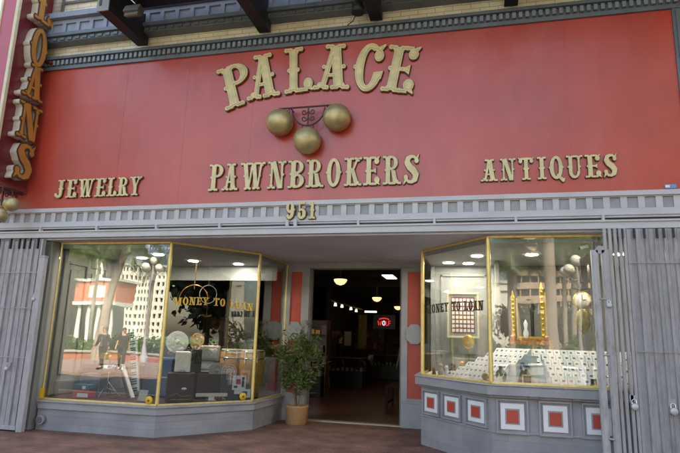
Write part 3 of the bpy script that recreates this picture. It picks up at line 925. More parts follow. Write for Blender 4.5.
# ------------------------------------------------------------------ pawnbroker balls on the panel
t = wthing('pawnbroker_sign', 'three dull gold balls hung from a scrolled iron bracket on the red panel', 'pawn sign', (-2.5, 7.94, 5.0))
br = MB(); y = 7.80
br.tube([(-2.99, y, 5.185), (-2.01, y, 5.185)], .014, 6)
arc = [(-2.5 + .27 * math.cos(R(a)), y, 5.16 + .29 * math.sin(R(a))) for a in range(180, 361, 15)]
br.tube(arc, .012, 6)
br.tube([(-2.5, y, 5.18), (-2.5, y, 4.80)], .012, 6)
def spiral(cx, cz, r, a0, turns, sgn=1, k=14):
    return [(cx + r * (1 - i / k * .8) * math.cos(a0 + sgn * turns * 6.283 * i / k), y, cz + r * (1 - i / k * .8) * math.sin(a0 + sgn * turns * 6.283 * i / k)) for i in range(k)]
for sx in (-1, 1):
    br.tube(spiral(-2.5 + sx * .065, 5.10, .05, 0 if sx < 0 else math.pi, 1.2, sx), .010, 5)
    br.tube(spiral(-2.5 + sx * .065, 4.99, .05, 0 if sx < 0 else math.pi, 1.2, sx), .010, 5)
    br.tube(spiral(-2.5 + sx * .065, 4.84, .045, 0 if sx < 0 else math.pi, 1.2, -sx), .009, 5)
    br.tube(spiral(-2.5 + sx * .345, 5.13, .045, math.pi / 2, 1.2, sx), .009, 5)
    br.tube([(-2.5 + sx * .3, y, 5.185), (-2.5 + sx * .3, 7.94, 5.185)], .012, 5)
br.build('bracket', M['wrought'], t)
for (x, z) in ((-2.97, 4.95), (-2.03, 4.97), (-2.5, 4.62)):
    bm_ = MB(); bm_.ball((x, 7.80, z), .218, 36)
    bo = bm_.build('gold_ball', M['ball'], t)
    s_ = MB(); s_.tube([(x, 7.83, z), (x, 7.94, z)], .03, 8); s_.build('hanger', M['wrought'], bo)

# ------------------------------------------------------------------ blade sign LOANS
bs = wthing('blade_sign', 'tall maroon LOANS sign with orange letters projecting at the left end of the front', 'shop sign', (-7.93, 7.55, 3.95))
SX = -7.75
b = MB(); b.box(-8.12, 7.18, 3.99, SX, 7.92, 11.0); b.build('sign_box', M['maroon'], bs, .01)
b = MB(); b.box(-8.09, 7.172, 4.04, SX - .03, 7.181, 10.9); b.build('front_face', M['magenta'], bs)
b = MB(); b.box(-8.135, 7.15, 3.97, -8.085, 7.20, 11.0); b.box(-7.80, 7.15, 3.97, SX + .012, 7.215, 11.0); b.box(-8.085, 7.15, 3.97, -7.80, 7.20, 4.02)
b.build('trim', M['cream'], bs, .008)
b = MB(); b.box(SX - .02, 7.215, 3.96, SX + .014, 7.93, 4.03); b.box(-8.1, 7.2, 3.95, SX + .01, 7.93, 3.988); b.build('bottom_rail', mat('rail_dark_red', (.2, .04, .03), .5), bs)
for z in (4.4, 5.6, 6.9, 8.4): MB().tube([(SX - .2, 7.90, z), (SX - .2, 8.0, z)], .035, 8).build('support', M['maroon'], bs)
MB().tube([(SX - .03, 7.88, 6.55), (SX + .22, 7.88, 6.43)], .03, 8).build('support', M['maroon'], bs)
LM = [M['champ'], M['golddk'], M['orange']]
for ch, y0, y1, z0, z1 in (('L', 7.36, 7.82, 7.10, 7.86), ('O', 7.37, 7.79, 6.24, 6.98), ('A', 7.34, 7.84, 5.62, 6.27), ('N', 7.35, 7.88, 4.86, 5.52), ('S', 7.42, 7.84, 4.14, 4.80), ('', 0, 0, 0, 0)):
    if not ch: continue
    o = letter_mb(ch, [(.012, -.012, .135, 0), (.02, .133, .148, 1), (-.02, .146, .156, 2)], y1 - y0, z1 - z0, .0125).build('letter', LM, bs, local=True)
    o.location = (SX - bs.location[0] + .01, y0 - bs.location[1], z0 - bs.location[2])
    o.rotation_euler = (0, 0, R(90))
b = MB()
# ball cluster hanging under the blade sign
t = wthing('pawnbroker_sign', 'gold balls hanging under the maroon LOANS sign from dark scrollwork', 'pawn sign', (-7.75, 7.45, 3.95))
y = 7.45
br = MB(); br.tube([(-7.75, 7.25, 3.93), (-7.75, 7.85, 3.93)], .014, 6)
for dy in (-.16, 0, .16):
    k = [(-7.74, 7.52 + dy + .06 * (1 - i / 14 * .7) * math.cos(i * .55), 3.85 + .06 * (1 - i / 14 * .7) * math.sin(i * .55)) for i in range(14)]
    br.tube(k, .011, 5)
br.tube([(-7.62, 7.5, 3.93), (-7.60, 7.5, 3.80)], .012, 5); br.tube([(-7.62, 7.3, 3.93), (-7.60, 7.3, 3.6)], .012, 5); br.tube([(-7.9, 7.6, 3.93), (-7.9, 7.6, 3.8)], .012, 5)
br.tube([(-7.9, 7.3, 3.93), (-7.6, 7.3, 3.93), (-7.6, 7.7, 3.93), (-7.9, 7.7, 3.93)], .012, 5)
br.build('bracket', M['wrought'], t)
for c in ((-7.60, 7.5, 3.67), (-7.60, 7.3, 3.43), (-7.92, 7.6, 3.67)):
    q = MB(); q.ball(c, .125, 28); q.build('gold_ball', M['ball'], t)

# ------------------------------------------------------------------ balcony on steel beams above
bal = wthing('balcony', 'dark steel balcony on heavy outrigger beams above the shop front', 'balcony', (0, 7.5, 7.2))
for x in (-5.72, -3.38, -1.46, .62, 2.9, 5.2):
    ye = 6.84 if x < -5 else 6.0
    b = MB(); b.box(x - .10, ye, 6.66, x + .10, 7.95, 6.69); b.box(x - .025, ye, 6.69, x + .099, 7.949, 7.16); b.box(x - .10, ye, 7.14, x + .10, 7.60, 7.17)
    bb = b.build('beam', M['iron'], bal)
    e = MB(); e.box(x - .115, ye - .02, 6.645, x + .105, ye, 7.18); e.build('end_plate', mat('skylit_end_plate', (.22, .24, .25), .5) if x < -5 else M['iron'], bb)  # leftmost plate is paler: skylight put into its colour
    e = MB(); e.box(x - .07, ye - .028, 6.74, x - .03, ye - .021, 7.0); e.build('slot', M['black'], bb)
b = MB(); b.box(-5.60, 6.0, 7.172, 9, 7.6, 7.25); b.build('deck', M['iron'], bal)
b = MB(); b.box(-5.6, 5.94, 7.12, 9, 5.998, 7.42); b.build('edge_beam', M['iron'], bal)
b = MB()
for i in range(60): b.box(-5.55 + i * .24, 5.96, 7.42, -5.53 + i * .24, 5.98, 8.4)
b.box(-5.6, 5.94, 8.4, 9, 6.0, 8.45); b.build('railing', M['iron'], bal)

# floodlights
t = wthing('floodlight', 'small grey box floodlight beside the leftmost balcony beam', 'floodlight', (-5.3, 7.1, 7.0))
b = MB(); b.obox((-5.28, 7.0, 6.70), (1, 0, 0), (0, .9, -.4), (0, .4, .9), .14, .07, .07); b.build('housing', mat('flood_grey', (.10, .10, .10), .5), t, .01)
b = MB(); b.obox((-5.28, 6.965, 6.645), (1, 0, 0), (0, .9, -.4), (0, .4, .9), .12, .015, .06); b.build('lens', mat('flood_lens', (.2, .19, .17), .2), t)
b = MB(); b.tube([(-5.28, 7.03, 6.75), (-5.28, 7.05, 6.95), (-5.45, 7.1, 7.1)], .015, 6); b.build('arm', M['iron'], t)
t = wthing('floodlight', 'black hooded spotlight on a rod in front of the brick above the lettering', 'floodlight', (-1.7, 7.5, 7.0))
b = MB(); b.lathe([(.03, .16), (.07, .13), (.09, 0), (.10, -.10), (.085, -.10)], (-1.70, 7.62, 6.72), 16); b.build('housing', M['iron'], t)
b = MB(); b.tube([(-1.72, 7.62, 6.84), (-1.74, 7.60, 7.3)], .018, 6); b.tube([(-1.7, 7.64, 6.68), (-1.82, 7.80, 6.60), (-1.92, 7.86, 6.58)], .008, 5); b.build('rod', M['iron'], t)
t = one('notice', MB().box(2.50, 7.925, 3.70, 2.64, 7.939, 3.755).box(2.508, 7.922, 3.712, 2.56, 7.9249, 3.745, 1), [mat('sticker_blue', (.12, .3, .55), .4), M['white']],
        'tiny blue and white sticker at the bottom right corner of the red panel', 'sticker')

# ------------------------------------------------------------------ folding gates
def gate(name, label, x0, x1, pitch, z0, z1, y0, xs_h):
    g = wthing(name, label, 'folding gate', ((x0 + x1) / 2, y0, 0))
    x = x0; k = 0
    while x < x1 - .01:
        w = pitch * .93
        b = MB(); yy = y0 + (.006 if k % 2 else -.006)
        b.box(x, yy - .004, z0, x + w, yy + .004, z1); b.box(x, yy - .02, z0, x + .006, yy - .004, z1); b.box(x + w - .006, yy - .02, z0, x + w, yy - .004, z1)
        o = b.build('slat', M['gate'], g); o.rotation_euler = (random.uniform(-.0015, .0015), random.uniform(-.001, .001), 0)
        x += pitch; k += 1
    for z in xs_h:
        b = MB(); b.box(x0, y0 - .038, z - .006, x1, y0 - .034, z + .006); b.build('tie_bar', M['gate'], g)
    return g
g = gate('folding_gate', 'folded grey steel security gate at the left end of the shop front', -8.5, -7.17, .108, .07, 3.10, 7.84, (1.15, 1.95, 2.55))
b = MB(); b.box(-8.5, 7.78, .02, -7.15, 7.90, .085); b.build('bottom_channel', M['gate'], g, .005)
b = MB(); b.box(-7.17, 7.80, .05, -7.13, 7.88, 3.12); b.build('end_post', M['gate'], g, .005)
for x in (-8.3, -8.05, -7.8, -7.62, -7.52, -7.4, -7.24): MB().box(x - .012, 7.80, 2.96, x + .012, 7.83, 3.14).build('hanger', M['black'], g)
b = MB(); b.box(-7.10, 7.72, .0, -6.99, 7.80, 2.80)
one('gate_post', MB().box(-.055, -.04, 0, .055, .04, 2.80).box(-.06, -.045, 2.80, .06, .045, 2.83), M['gate'], 'single upright grey gate post standing at the edge of the left gate', 'post', (-7.07, 7.80, 0), bev=.006)
g = gate('folding_gate', 'wide fluted grey steel security gate at the right end of the shop front', 1.95, 3.6, .055, .03, 3.13, 7.80, (2.68, 1.56))
for i, x in enumerate((1.66, 1.725, 1.79, 1.855, 1.91)):
    b = MB(); b.box(x, 7.74 + .01 * i, .03, x + .038, 7.79 + .01 * i, 3.14); b.build('stacked_bar', M['gate'], g, .004)
for x in (1.90, 2.04, 2.16, 2.31, 2.39, 2.5, 2.62): MB().box(x - .012, 7.755, 3.0, x + .012, 7.775, 3.13).build('hanger', M['black'], g)
g = wthing('gate_post', 'pair of shorter grey gate bars bolted together in front of the ring boxes', 'post', (1.62, 7.72, 0))
for x in (1.49, 1.615):
    b = MB(); b.box(x, 7.69, 0.02, x + .085, 7.75, 2.84); b.box(x + .018, 7.683, .1, x + .067, 7.69, 2.78); b.build('bar', M['gate'], g, .004)
b = MB(); b.lathe([(.055, -.03), (.055, .03)], (1.60, 7.72, 2.84), 14, 'y'); b.build('pivot', M['gate'], g)
for z in (.5, 1.5, 2.2):
    MB().tube([(1.56, 7.684, z), (1.63, 7.684, z)], .012, 8).build('rivet', M['gate'], g)

M['lockmetal'] = mat('pale_lock_metal', (.52, .51, .50), .4, metal=.2)
def padlock(c, label, r=.032):
    t = thing('padlock', label, 'padlock', c, 0, 'padlocks on the folding gates')
    b = MB(); b.lathe([(.001, .03), (r * .8, .03), (r, .02), (r, -.01), (r * .8, -.018), (.001, -.018)], (0, 0, 0), 18, 'y'); b.build('lock_body', M['lockmetal'], t)
    b = MB(); b.tube([(-r * .6, 0, r * .6), (-r * .6, .01, r * 1.7), (0, .012, r * 2.2), (r * .6, .01, r * 1.7), (r * .6, 0, r * .6)], .005, 6); b.build('shackle', M['chrome'], t)
    b = MB(); b.box(-.045, .02, r * 1.2, .045, .03, r * 3.2); b.build('hasp', M['gate'], t)
padlock((-7.12, 7.76, 2.10), 'silver padlock high on the edge of the left gate')
padlock((-7.47, 7.77, .96), 'silver padlock low on the slats of the left gate')
padlock((1.66, 7.67, 2.12), 'pale round padlock high between the gate bars and the right gate')
padlock((1.89, 7.75, .89), 'pale round padlock low on the right gate, nearer the window', .042)
padlock((2.32, 7.75, .86), 'pale round padlock low on the right gate, at the picture edge', .045)

# ================================================================== LAMPS (lit in the photograph)
def pendant(c, label, e):
    t = thing('pendant_lamp', label, 'lamp', c, 0, 'warm pendant lamps inside the shop')
    b = MB(); b.lathe([(.02, -.10), (.09, -.075), (.14, -.02), (.155, .03), (.14, .035)], (0, 0, 0), 24); b.build('lamp_shade', M['lampwarm'], t)
    b = MB(); b.lathe([(.14, .035), (.05, .08), (.02, .12)], (0, 0, 0), 20); b.tube([(0, 0, .1), (0, 0, .62)], .012, 6); b.build('lamp_stem', M['bronze'], t)
pendant((-3.04, 12.5, 2.93), 'warm bowl pendant lamp nearest the doorway', 9)
pendant((-3.11, 17.9, 2.93), 'warm bowl pendant lamp in the middle of the row inside the doorway', 12)
pendant((-3.05, 22.6, 2.93), 'warm bowl pendant lamp farthest back in the shop', 12)
for i, (x, y, w) in enumerate(((-2.53, 14.8, 'nearest'), (-2.52, 16.7, 'second'), (-2.54, 18.8, 'third'))):
    t = thing('ceiling_light', w + ' of the white fluorescent ceiling lights inside the doorway', 'ceiling light', (x, y, 3.52), 0, 'fluorescent ceiling lights in the shop')
    MB().box(-.16, -.48, -.03, .16, .48, -.005).build('tube_panel', M['lampwhite'], t)
    MB().box(-.20, -.52, -.005, .20, .52, .06).build('housing', M['shopceil'], t)
for i, (x, y, w) in enumerate(((-4.10, 16.3, 'leftmost'), (-4.06, 17.0, 'second'), (-4.06, 18.3, 'third'), (-4.15, 19.6, 'rightmost'))):
    one('spot_lamp', MB().lathe([(.03, .06), (.045, 0), (.045, -.03), (.001, -.03)], (0, 0, 0), 10), M['lampwhite'], w + ' of the four tiny white spot lamps in the dark shop', 'spot lamp', (x, y, 2.6), 'spot lamps in the dark shop')
one('track_rail', MB().box(-.02, -2.4, -.02, .02, 2.4, .02), M['black'], 'black ceiling rail carrying the tiny spot lamps', 'lamp rail', (-4.08, 18.0, 2.69))
t = thing('ceiling_light', 'small far white strip light beside the red neon sign', 'ceiling light', (-3.75, 20.3, 2.62)); MB().box(-.22, -.04, -.03, .22, .04, .03).build('tube_panel', M['lampwhite'], t)
MB().box(-.24, -.03, .031, .24, .03, .06).build('housing', M['shopceil'], t)
def downlight(c, label, e, grp):
    t = thing('downlight', label, 'downlight', c, 0, grp)
    MB().lathe([(.001, -.012), (.085, -.012), (.09, -.004)], (0, 0, 0), 20).build('bulb', M['downlight'], t)
    MB().lathe([(.092, -.001), (.125, -.012), (.13, .0)], (0, 0, 0), 20, ring=True).build('trim_ring', M['white'], t)
for p, w in (((-6.2, 9.3, 3.015), 'above the drum kit'), ((-5.35, 9.75, 3.015), 'behind the money lettering'), ((-4.6, 10.2, 3.015), 'near the conga drums'), ((-5.6, 8.9, 3.015), 'above the leaning keyboard')):
    downlight(p, 'round white downlight in the left window ceiling, ' + w, 5, 'downlights in the left window')
for p, w in (((-.45, 10.1, 3.015), 'above the framed board'), ((.05, 9.3, 3.015), 'above the gold disc'), ((.9, 9.2, 3.015), 'above the gilt mirror'), ((2.2, 9.2, 3.015), 'above the wall clock'), ((-.1, 10.2, 3.015), 'behind the board lamp')):
    downlight(p, 'round white downlight in the right window ceiling, ' + w, 9, 'downlights in the right window')

# neon sign: WOLF in red with one white letter
t = wthing('neon_sign', 'small red neon sign with arched top glowing far inside the dark shop', 'neon sign', (-2.9, 20.0, 2.2))
for ch, x, m_ in (('W', -3.42, 0), ('O', -3.255, 1), ('L', -3.13, 0), ('F', -3.03, 0)):
    P = {'W': [(0, .2), (.04, 0), (.08, .13), (.12, 0), (.16, .2)], 'O': [(.06 + .055 * math.cos(a * .7), .10 + .10 * math.sin(a * .7)) for a in range(10)],
         'L': [(0, .2), (0, 0), (.09, 0)], 'F': [(0, 0), (0, .2), (.1, .2), (0, .2), (0, .1), (.08, .1)]}[ch]
    b = MB(); b.tube([(x + p[0] * .78, 20.0, 2.13 + p[1] * .78) for p in P], .016, 6); b.build('neon_letter', M['neonwhite'] if m_ else M['neon'], t)
b = MB(); b.tube([(-3.2 + .19 * math.cos(R(a)), 20.0, 2.31 + .07 * math.sin(R(a))) for a in range(20, 161, 20)], .02, 6); b.build('neon_arch', M['neon'], t)
b = MB(); b.box(-3.6, 20.04, 2.0, -2.8, 20.06, 2.5); b.tube([(-3.5, 20.05, 2.5), (-3.5, 20.05, 3.6)], .006, 4); b.tube([(-2.9, 20.05, 2.5), (-2.9, 20.05, 3.6)], .006, 4); b.build('backing', M['black'], t)

# ------------------------------------------------------------------ shop interior furniture
def counter(loc, L_, label, rz=0):
    t = thing('display_counter', label, 'counter', loc, rz, 'dark display counters in the shop')
    MB().box(-L_ / 2, -.3, 0, L_ / 2, .3, .55).build('cabinet', M['black'], t, .01)
    MB().box(-L_ / 2 + .01, -.29, .551, L_ / 2 - .01, .29, .95).build('glass_case', M['clearglass'], t)
    MB().box(-L_ / 2 - .01, -.31, .952, L_ / 2 + .01, .31, .985).build('counter_top', M['wood'], t, .005)
    b = MB(); random.seed(int(loc[1] * 10))
    for i in range(int(L_ / .16)):
        x = -L_ / 2 + .1 + i * .16; b.box(x, -.12, .5511, x + .08, .02, .60 + random.random() * .12)
    b.build('goods', M['beige'], t)
counter((-4.75, 15.4, .02), 1.2, 'dark glass counter left of the doorway view, behind the plant')
counter((-4.35, 18.5, .02), 1.5, 'dark glass counter farther back on the left side of the shop')
counter((-1.2, 19.5, .02), 2.2, 'dark glass counter at the back right of the shop')
counter((-3.2, 23.6, .02), 2.4, 'dark glass counter below the neon sign at the back')
def stool(loc, label, m_=M['silver'], h=.78, rz=0):
    t = thing('bar_stool', label, 'stool', loc, rz, 'metal stools in the shop')
    MB().lathe([(.01, h), (.17, h), (.18, h + .03), (.16, h + .06), (.01, h + .07)], (0, 0, 0), 20).build('seat', M['black'], t)
    for i in range(4):
        a = R(45 + 90 * i)
        MB().tube([(.12 * math.cos(a), .12 * math.sin(a), h), (.15 * math.cos(a), .15 * math.sin(a), h * .6), (.22 * math.cos(a), .22 * math.sin(a), 0)], .014, 8).build('leg', m_, t)
    MB().tube([(.17 * math.cos(R(i * 20)), .17 * math.sin(R(i * 20)), .3) for i in range(18)], .009, 6, closed=True).build('footrest', m_, t)
stool((-4.62, 17.2, .02), 'tall pale metal stool inside the doorway behind the plant', M['silver'], 1.05)
darkwood = mat('dark_wood', (.025, .012, .008), .75, var=.3, spec=.2)
t = thing('wooden_bench', 'dark wooden bench just inside the doorway on the right', 'bench', (-1.85, 13.7, .02))
MB().box(-.2, -.5, .50, .35, .5, .55).build('seat', darkwood, t, .008)
for sx in (-.18, .33):
    for sy in (-.46, .46): MB().box(sx - .03, sy - .03, 0, sx + .03, sy + .03, .50).build('leg', darkwood, t)
MB().box(-.2, -.44, .14, -.16, .44, .18).build('stretcher', darkwood, t)
for i, (x, y, w, h, z, mt, lb) in enumerate(((-4.95, 19.9, .34, .30, 1.75, 'bronze', 'small tan picture on the dark back partition'), (-4.5, 19.9, .30, .55, 1.62, 'offwhite', 'pale framed picture beside the tan one in the dark shop'),
                                         (-3.3, 24.96, .6, .42, 1.9, 'shopceil', 'dark framed picture high on the back wall of the shop'), (-3.3, 24.96, .6, .35, 1.35, 'shopceil', 'dark framed picture low on the back wall of the shop'),
                                         (-2.3, 24.96, .5, .5, 1.7, 'beige', 'beige picture on the back wall right of the dark ones'))):
    t = thing('framed_picture', lb, 'picture', (x, y, z), 0, 'pictures on the shop walls')
    MB().box(-w / 2, -.02, -h / 2, w / 2, .02, h / 2).build('frame', M['wood'], t)
    MB().box(-w / 2 + .03, -.025, -h / 2 + .03, w / 2 - .03, -.021, h / 2 - .03).build('print', M[mt], t)
t = thing('curtain', 'narrow yellowish hanging curtain in the dark shop', 'curtain', (-3.86, 19.4, 1.3))
b = MB(); b.add([(x * .03 - .15, .03 * (x % 2), z) for z in (0, 1.15) for x in range(11)], [(i, i + 1, i + 12, i + 11) for i in range(10)]); b.build('cloth', mat('ochre_cloth', (.24, .19, .06), .8), t)
b = MB(); b.tube([(-.2, .015, 1.16), (.2, .015, 1.16)], .012, 6); b.build('rod', M['bronze'], t)
def shelf(loc, label, rz=0, n=4, w=1.6, h=2.1):
    t = thing('shelf_unit', label, 'shelf', loc, rz, 'shelves of goods in the shop')
    b = MB(); b.box(-w / 2, -.2, 0, -w / 2 + .03, .2, h); b.box(w / 2 - .03, -.2, 0, w / 2, .2, h); b.box(-w / 2 + .03, .18, 0, w / 2 - .03, .2, h); b.build('case', M['wood'], t)
    for k in range(n):
        z = .1 + k * (h - .15) / (n - .3); s_ = MB().box(-w / 2 + .031, -.19, z, w / 2 - .031, .179, z + .025).build('shelf', M['wood'], t)
        g_ = MB(); x = -w / 2 + .08
        while x < w / 2 - .15:
            a = .06 + random.random() * .14; g_.box(x, -.15, z + .026, x + a, .1, z + .1 + random.random() * .22, random.randrange(4)); x += a + .03
        g_.build('goods', [M['wood'], M['bronze'], M['maroon'], M['dkgrey']], s_)
shelf((-4.9, 15.6, .02), 'tall shelf of mixed goods left inside the doorway')
shelf((-6.6, 14.5, .02), 'tall shelf of mixed goods behind the drum window')
shelf((-4.9 + .2, 24.6, .02), 'tall shelf of goods at the back left of the shop')
shelf((-.3, 16.5, .02), 'tall shelf of goods behind the right wall of the shop')

# ------------------------------------------------------------------ LEFT WINDOW CONTENTS (floor z .50)
F0 = .502
def cymbal(name, c, r, label, m_, tilt=(0, 0, 0), stand=True, cat='cymbal'):
    t = thing(name, label, cat, c)
    b = MB(); b.lathe([(.004, .02), (r * .16, .014), (r * .2, .004), (r * .22, .002), (r * .6, -.001), (r * .62, .002), (r * .95, -.004), (r, -.006), (r, -.010), (r * .6, -.006), (.004, -.002)], (0, 0, 0), 36, smooth=False)
    o = b.build('disc', m_, t); o.rotation_euler = tilt
    if stand:
        h = c[2] - F0
        b = MB(); b.tube([(0, .02, 0), (0, .06, -h * .5), (0, .06, -h * .75)], .011, 8)
        for i in range(3):
            a = R(90 + 120 * i); b.tube([(0, .06, -h * .62), (.2 * math.cos(a), .06 + .2 * math.sin(a), -h + .01)], .009, 6)
        b.build('stand', M['chrome'], t)
up = (R(80), 0, R(30))
cymbal('cymbal', (-5.32, 9.35, 1.46), .20, 'large pale round cymbal upright behind the game console', mat('pale_disc', (.58, .56, .52), .45, metal=.2), up)
cymbal('gong', (-5.11, 9.7, 1.50), .135, 'small bronze gong hanging behind the beige computer', M['bronze'], (R(80), 0, R(20)), True, 'gong')
cymbal('cymbal', (-4.47, 9.32, .98), .15, 'grey woven round disc left of the wire fan', mat('grey_weave', (.33, .31, .28), .8, var=.25, scale=30), up)
t = wthing('wire_fan', 'small round wire fan guard in front of the first conga', 'fan', (-4.27, 9.38, F0))
b = MB()
for rr_ in (.05, .09, .13): b.tube([(-4.27 + rr_ * math.cos(R(a)) * .87, 9.38 + rr_ * math.cos(R(a)) * .5, .97 + rr_ * math.sin(R(a))) for a in range(0, 360, 15)], .0045, 5, closed=True)
for k in range(8): b.tube([(-4.27, 9.38, .97), (-4.27 + .13 * math.cos(k * .785) * .87, 9.38 + .13 * math.cos(k * .785) * .5, .97 + .13 * math.sin(k * .785))], .003, 4)
b.build('guard', M['white'], t)
b = MB(); b.tube([(-4.25, 9.42, .97), (-4.25, 9.42, F0 + .02)], .012, 8); b.lathe([(.09, F0), (.09, F0 + .012), (.02, F0 + .03)], (-4.25, 9.42, 0), 18); b.build('stand', M['white'], t)
def conga(c, label, h=.72, r=.15):
    t = thing('conga_drum', label, 'drum', c, 0, 'conga drums in the left window')
    b = MB(); b.lathe([(r * .72, 0), (r * .80, h * .15), (r * .98, h * .4), (r * 1.08, h * .62), (r * 1.02, h * .85), (r * .93, h)], (0, 0, 0), 28); b.build('shell', M['conga'], t)
    b = MB(); b.lathe([(.001, h + .006), (r * .93, h + .004), (r * .95, h - .01)], (0, 0, 0), 28); b.build('drum_head', M['skinhead'], t)
    b = MB(); b.lathe([(r * .95, h - .035), (r * .985, h - .035), (r * .985, h - .018), (r * .95, h - .018)], (0, 0, 0), 28, ring=True)
    b.lathe([(r * 1.03, h * .80), (r * 1.045, h * .80), (r * 1.045, h * .83), (r * 1.03, h * .83)], (0, 0, 0), 28, ring=True)
    b.build('hoop', M['chrome'], t)
    for i in range(6):
        a = R(60 * i + 15); x, y = math.cos(a), math.sin(a)
        b = MB(); b.tube([(r * x, r * y, h - .02), (r * 1.07 * x, r * 1.07 * y, h * .8)], .007, 6); b.box(r * 1.05 * x - .012, r * 1.05 * y - .012, h * .72, r * 1.05 * x + .012, r * 1.05 * y + .012, h * .8); b.build('lug', M['chrome'], t)
conga((-4.56, 10.12, .505), 'orange brown conga drum, left one of the pair in the window', .84, .22)
conga((-4.10, 10.02, .505), 'orange brown conga drum, right one of the pair in the window', .84, .22)
# game console, monitor, boxes
t = thing('game_console', 'pale silver game console standing on a dark case with its controller', 'game console', (-4.87, 8.80, F0 + .47), R(30))
MB().box(-.13, -.12, 0, .13, .12, .34).build('body', M['silver'], t, .012)
b = MB(); b.ball((0, -.135, .05), .035, 12, 0, 1.4, .5, .8); b.ball((-.05, -.135, .03), .022, 10); b.ball((.05, -.135, .03), .022, 10); b.build('controller', M['white'], t)
one('speaker_case', MB().box(-.15, -.13, 0, .17, .13, .84), M['black'], 'tall black box behind the silver game console', 'box', (-4.95, 9.25, F0), bev=.01, rz=R(30))
t = thing('equipment_case', 'dark case with green stripes under the game console', 'case', (-4.84, 8.72, F0), R(32))
MB().box(-.22, -.14, 0, .22, .14, .465).build('body', M['black'], t, .012)
b = MB(); b.tube([(-.16, -.153, .10), (-.05, -.153, .14), (.02, -.153, .09), (.16, -.153, .11)], .004, 5); b.box(-.14, -.154, .04, .16, -.151, .047); b.build('stripe', mat('green_line', (.15, .35, .08), .5), t)
b = MB(); b.ball((.06, -.155, .21), .03, 12, 0, 1.5, .5, .9); b.build('badge', M['silver'], t)
t = thing('computer_monitor', 'black screened monitor with silver chin in the left window', 'monitor', (-4.44, 9.10, F0), R(36))
MB().box(-.27, -.02, .12, .27, .02, .44).build('screen', M['black'], t, .006)
MB().box(-.27, -.022, .06, .27, .022, .12).build('chin', M['silver'], t, .004)
b = MB(); b.box(-.05, -.01, .005, .05, .03, .1); b.box(-.07, -.09, 0, .07, .09, .012); b.build('stand', M['silver'], t, .003)
t = thing('computer', 'beige boxy computer on the back shelf of the left window', 'computer', (-5.08, 10.05, F0), R(25))
MB().box(-.30, -.2, 0, .30, .2, .60).build('pedestal', M['black'], t)
MB().box(-.27, -.17, .601, .27, .17, .90).build('case', M['beige'], t, .03)
MB().box(-.20, -.178, .66, .20, -.171, .84).build('front', M['offwhite'], t, .004)
t = thing('speaker_case', 'low black case with a white card between monitor and stickers', 'case', (-4.12, 9.47, F0), R(40))
MB().box(-.21, -.09, 0, .21, .09, .25).build('body', M['black'], t, .01)
MB().box(-.10, -.126, .1, .06, -.121, .2).build('card', M['white'], t)
t = thing('laptop', 'small silver laptop with white card beside the black case', 'laptop', (-4.72, 9.42, F0 + .45), R(30))
MB().box(-.16, -.1, -.45, .16, .1, 0).build('plinth', M['black'], t)
MB().box(-.13, -.09, .001, .13, .09, .016).build('keyboard', M['silver'], t, .003)
MB().obox((0, .10, .09), (1, 0, 0), (0, .95, .3), (0, -.3, .95), .13, .006, .085).build('screen', M['silver'], t)
# stickers in the corner of the diagonal pane
dn = Vector(((LL[2][1] - LL[1][1]), -(LL[2][0] - LL[1][0]), 0)).normalized(); dt = Vector((LL[2][0] - LL[1][0], LL[2][1] - LL[1][1], 0)).normalized()
def on_pane(a, s, z, d): return Vector((a[0], a[1], z)) + s * dt + dn * d
def pane_panel(s0, s1, z0, z1, d0, d1, mi=0, mb=None):
    mb = mb or MB(); c = on_pane(LL[1], (s0 + s1) / 2, (z0 + z1) / 2, (d0 + d1) / 2)
    return mb.obox(c, dt, dn, (0, 0, 1), abs(s1 - s0) / 2, abs(d1 - d0) / 2, abs(z1 - z0) / 2, mi)
b = MB(); pane_panel(1.30, 1.56, .68, .92, -.012, -.008, 0, b); pane_panel(1.37, 1.46, .77, .86, -.009, -.0065, 1, b); pane_panel(1.33, 1.40, .71, .75, -.009, -.0065, 2, b)
pane_panel(1.48, 1.53, .72, .89, -.009, -.0065, 2, b)
tag(b.build('poster', [M['white'], M['redbox'], M['black']]), 'white notice with a red mark in the corner of the angled left window', 'notice')
b = MB(); pane_panel(1.46, 1.66, .54, .685, -.012, -.008, 0, b); pane_panel(1.50, 1.60, .57, .65, -.009, -.0065, 1, b)
tag(b.build('poster', [M['white'], M['black']]), 'lower white notice with a black mark beside the gold mullion', 'notice')
def disc_sticker(c, lab, rz):
    t = thing('round_lock', lab, 'lock', c, rz, 'yellow round locks on the left window')
    b = MB(); b.lathe([(.001, .012), (.055, .012), (.062, 0), (.062, -.01)], (0, 0, 0), 22, 'y'); b.build('disc', M['yellow'], t)
    b = MB(); b.lathe([(.001, .017), (.02, .016), (.022, .012)], (0, 0, 0), 12, 'y'); b.build('keyhole_cover', M['bronze'], t)
disc_sticker((-5.05, 8.15, .56), 'round yellow lock at the foot of the corner mullion of the left window', 0)
disc_sticker((-3.96, 9.34, .57), 'round yellow lock at the foot of the mullion near the plant', R(40))
tag(MB().box(-7.02, 8.06, .50, -6.97, 8.10, .66).build('tape', M['yellow']), 'small strip of yellow tape at the left foot of the window frame', 'tape')

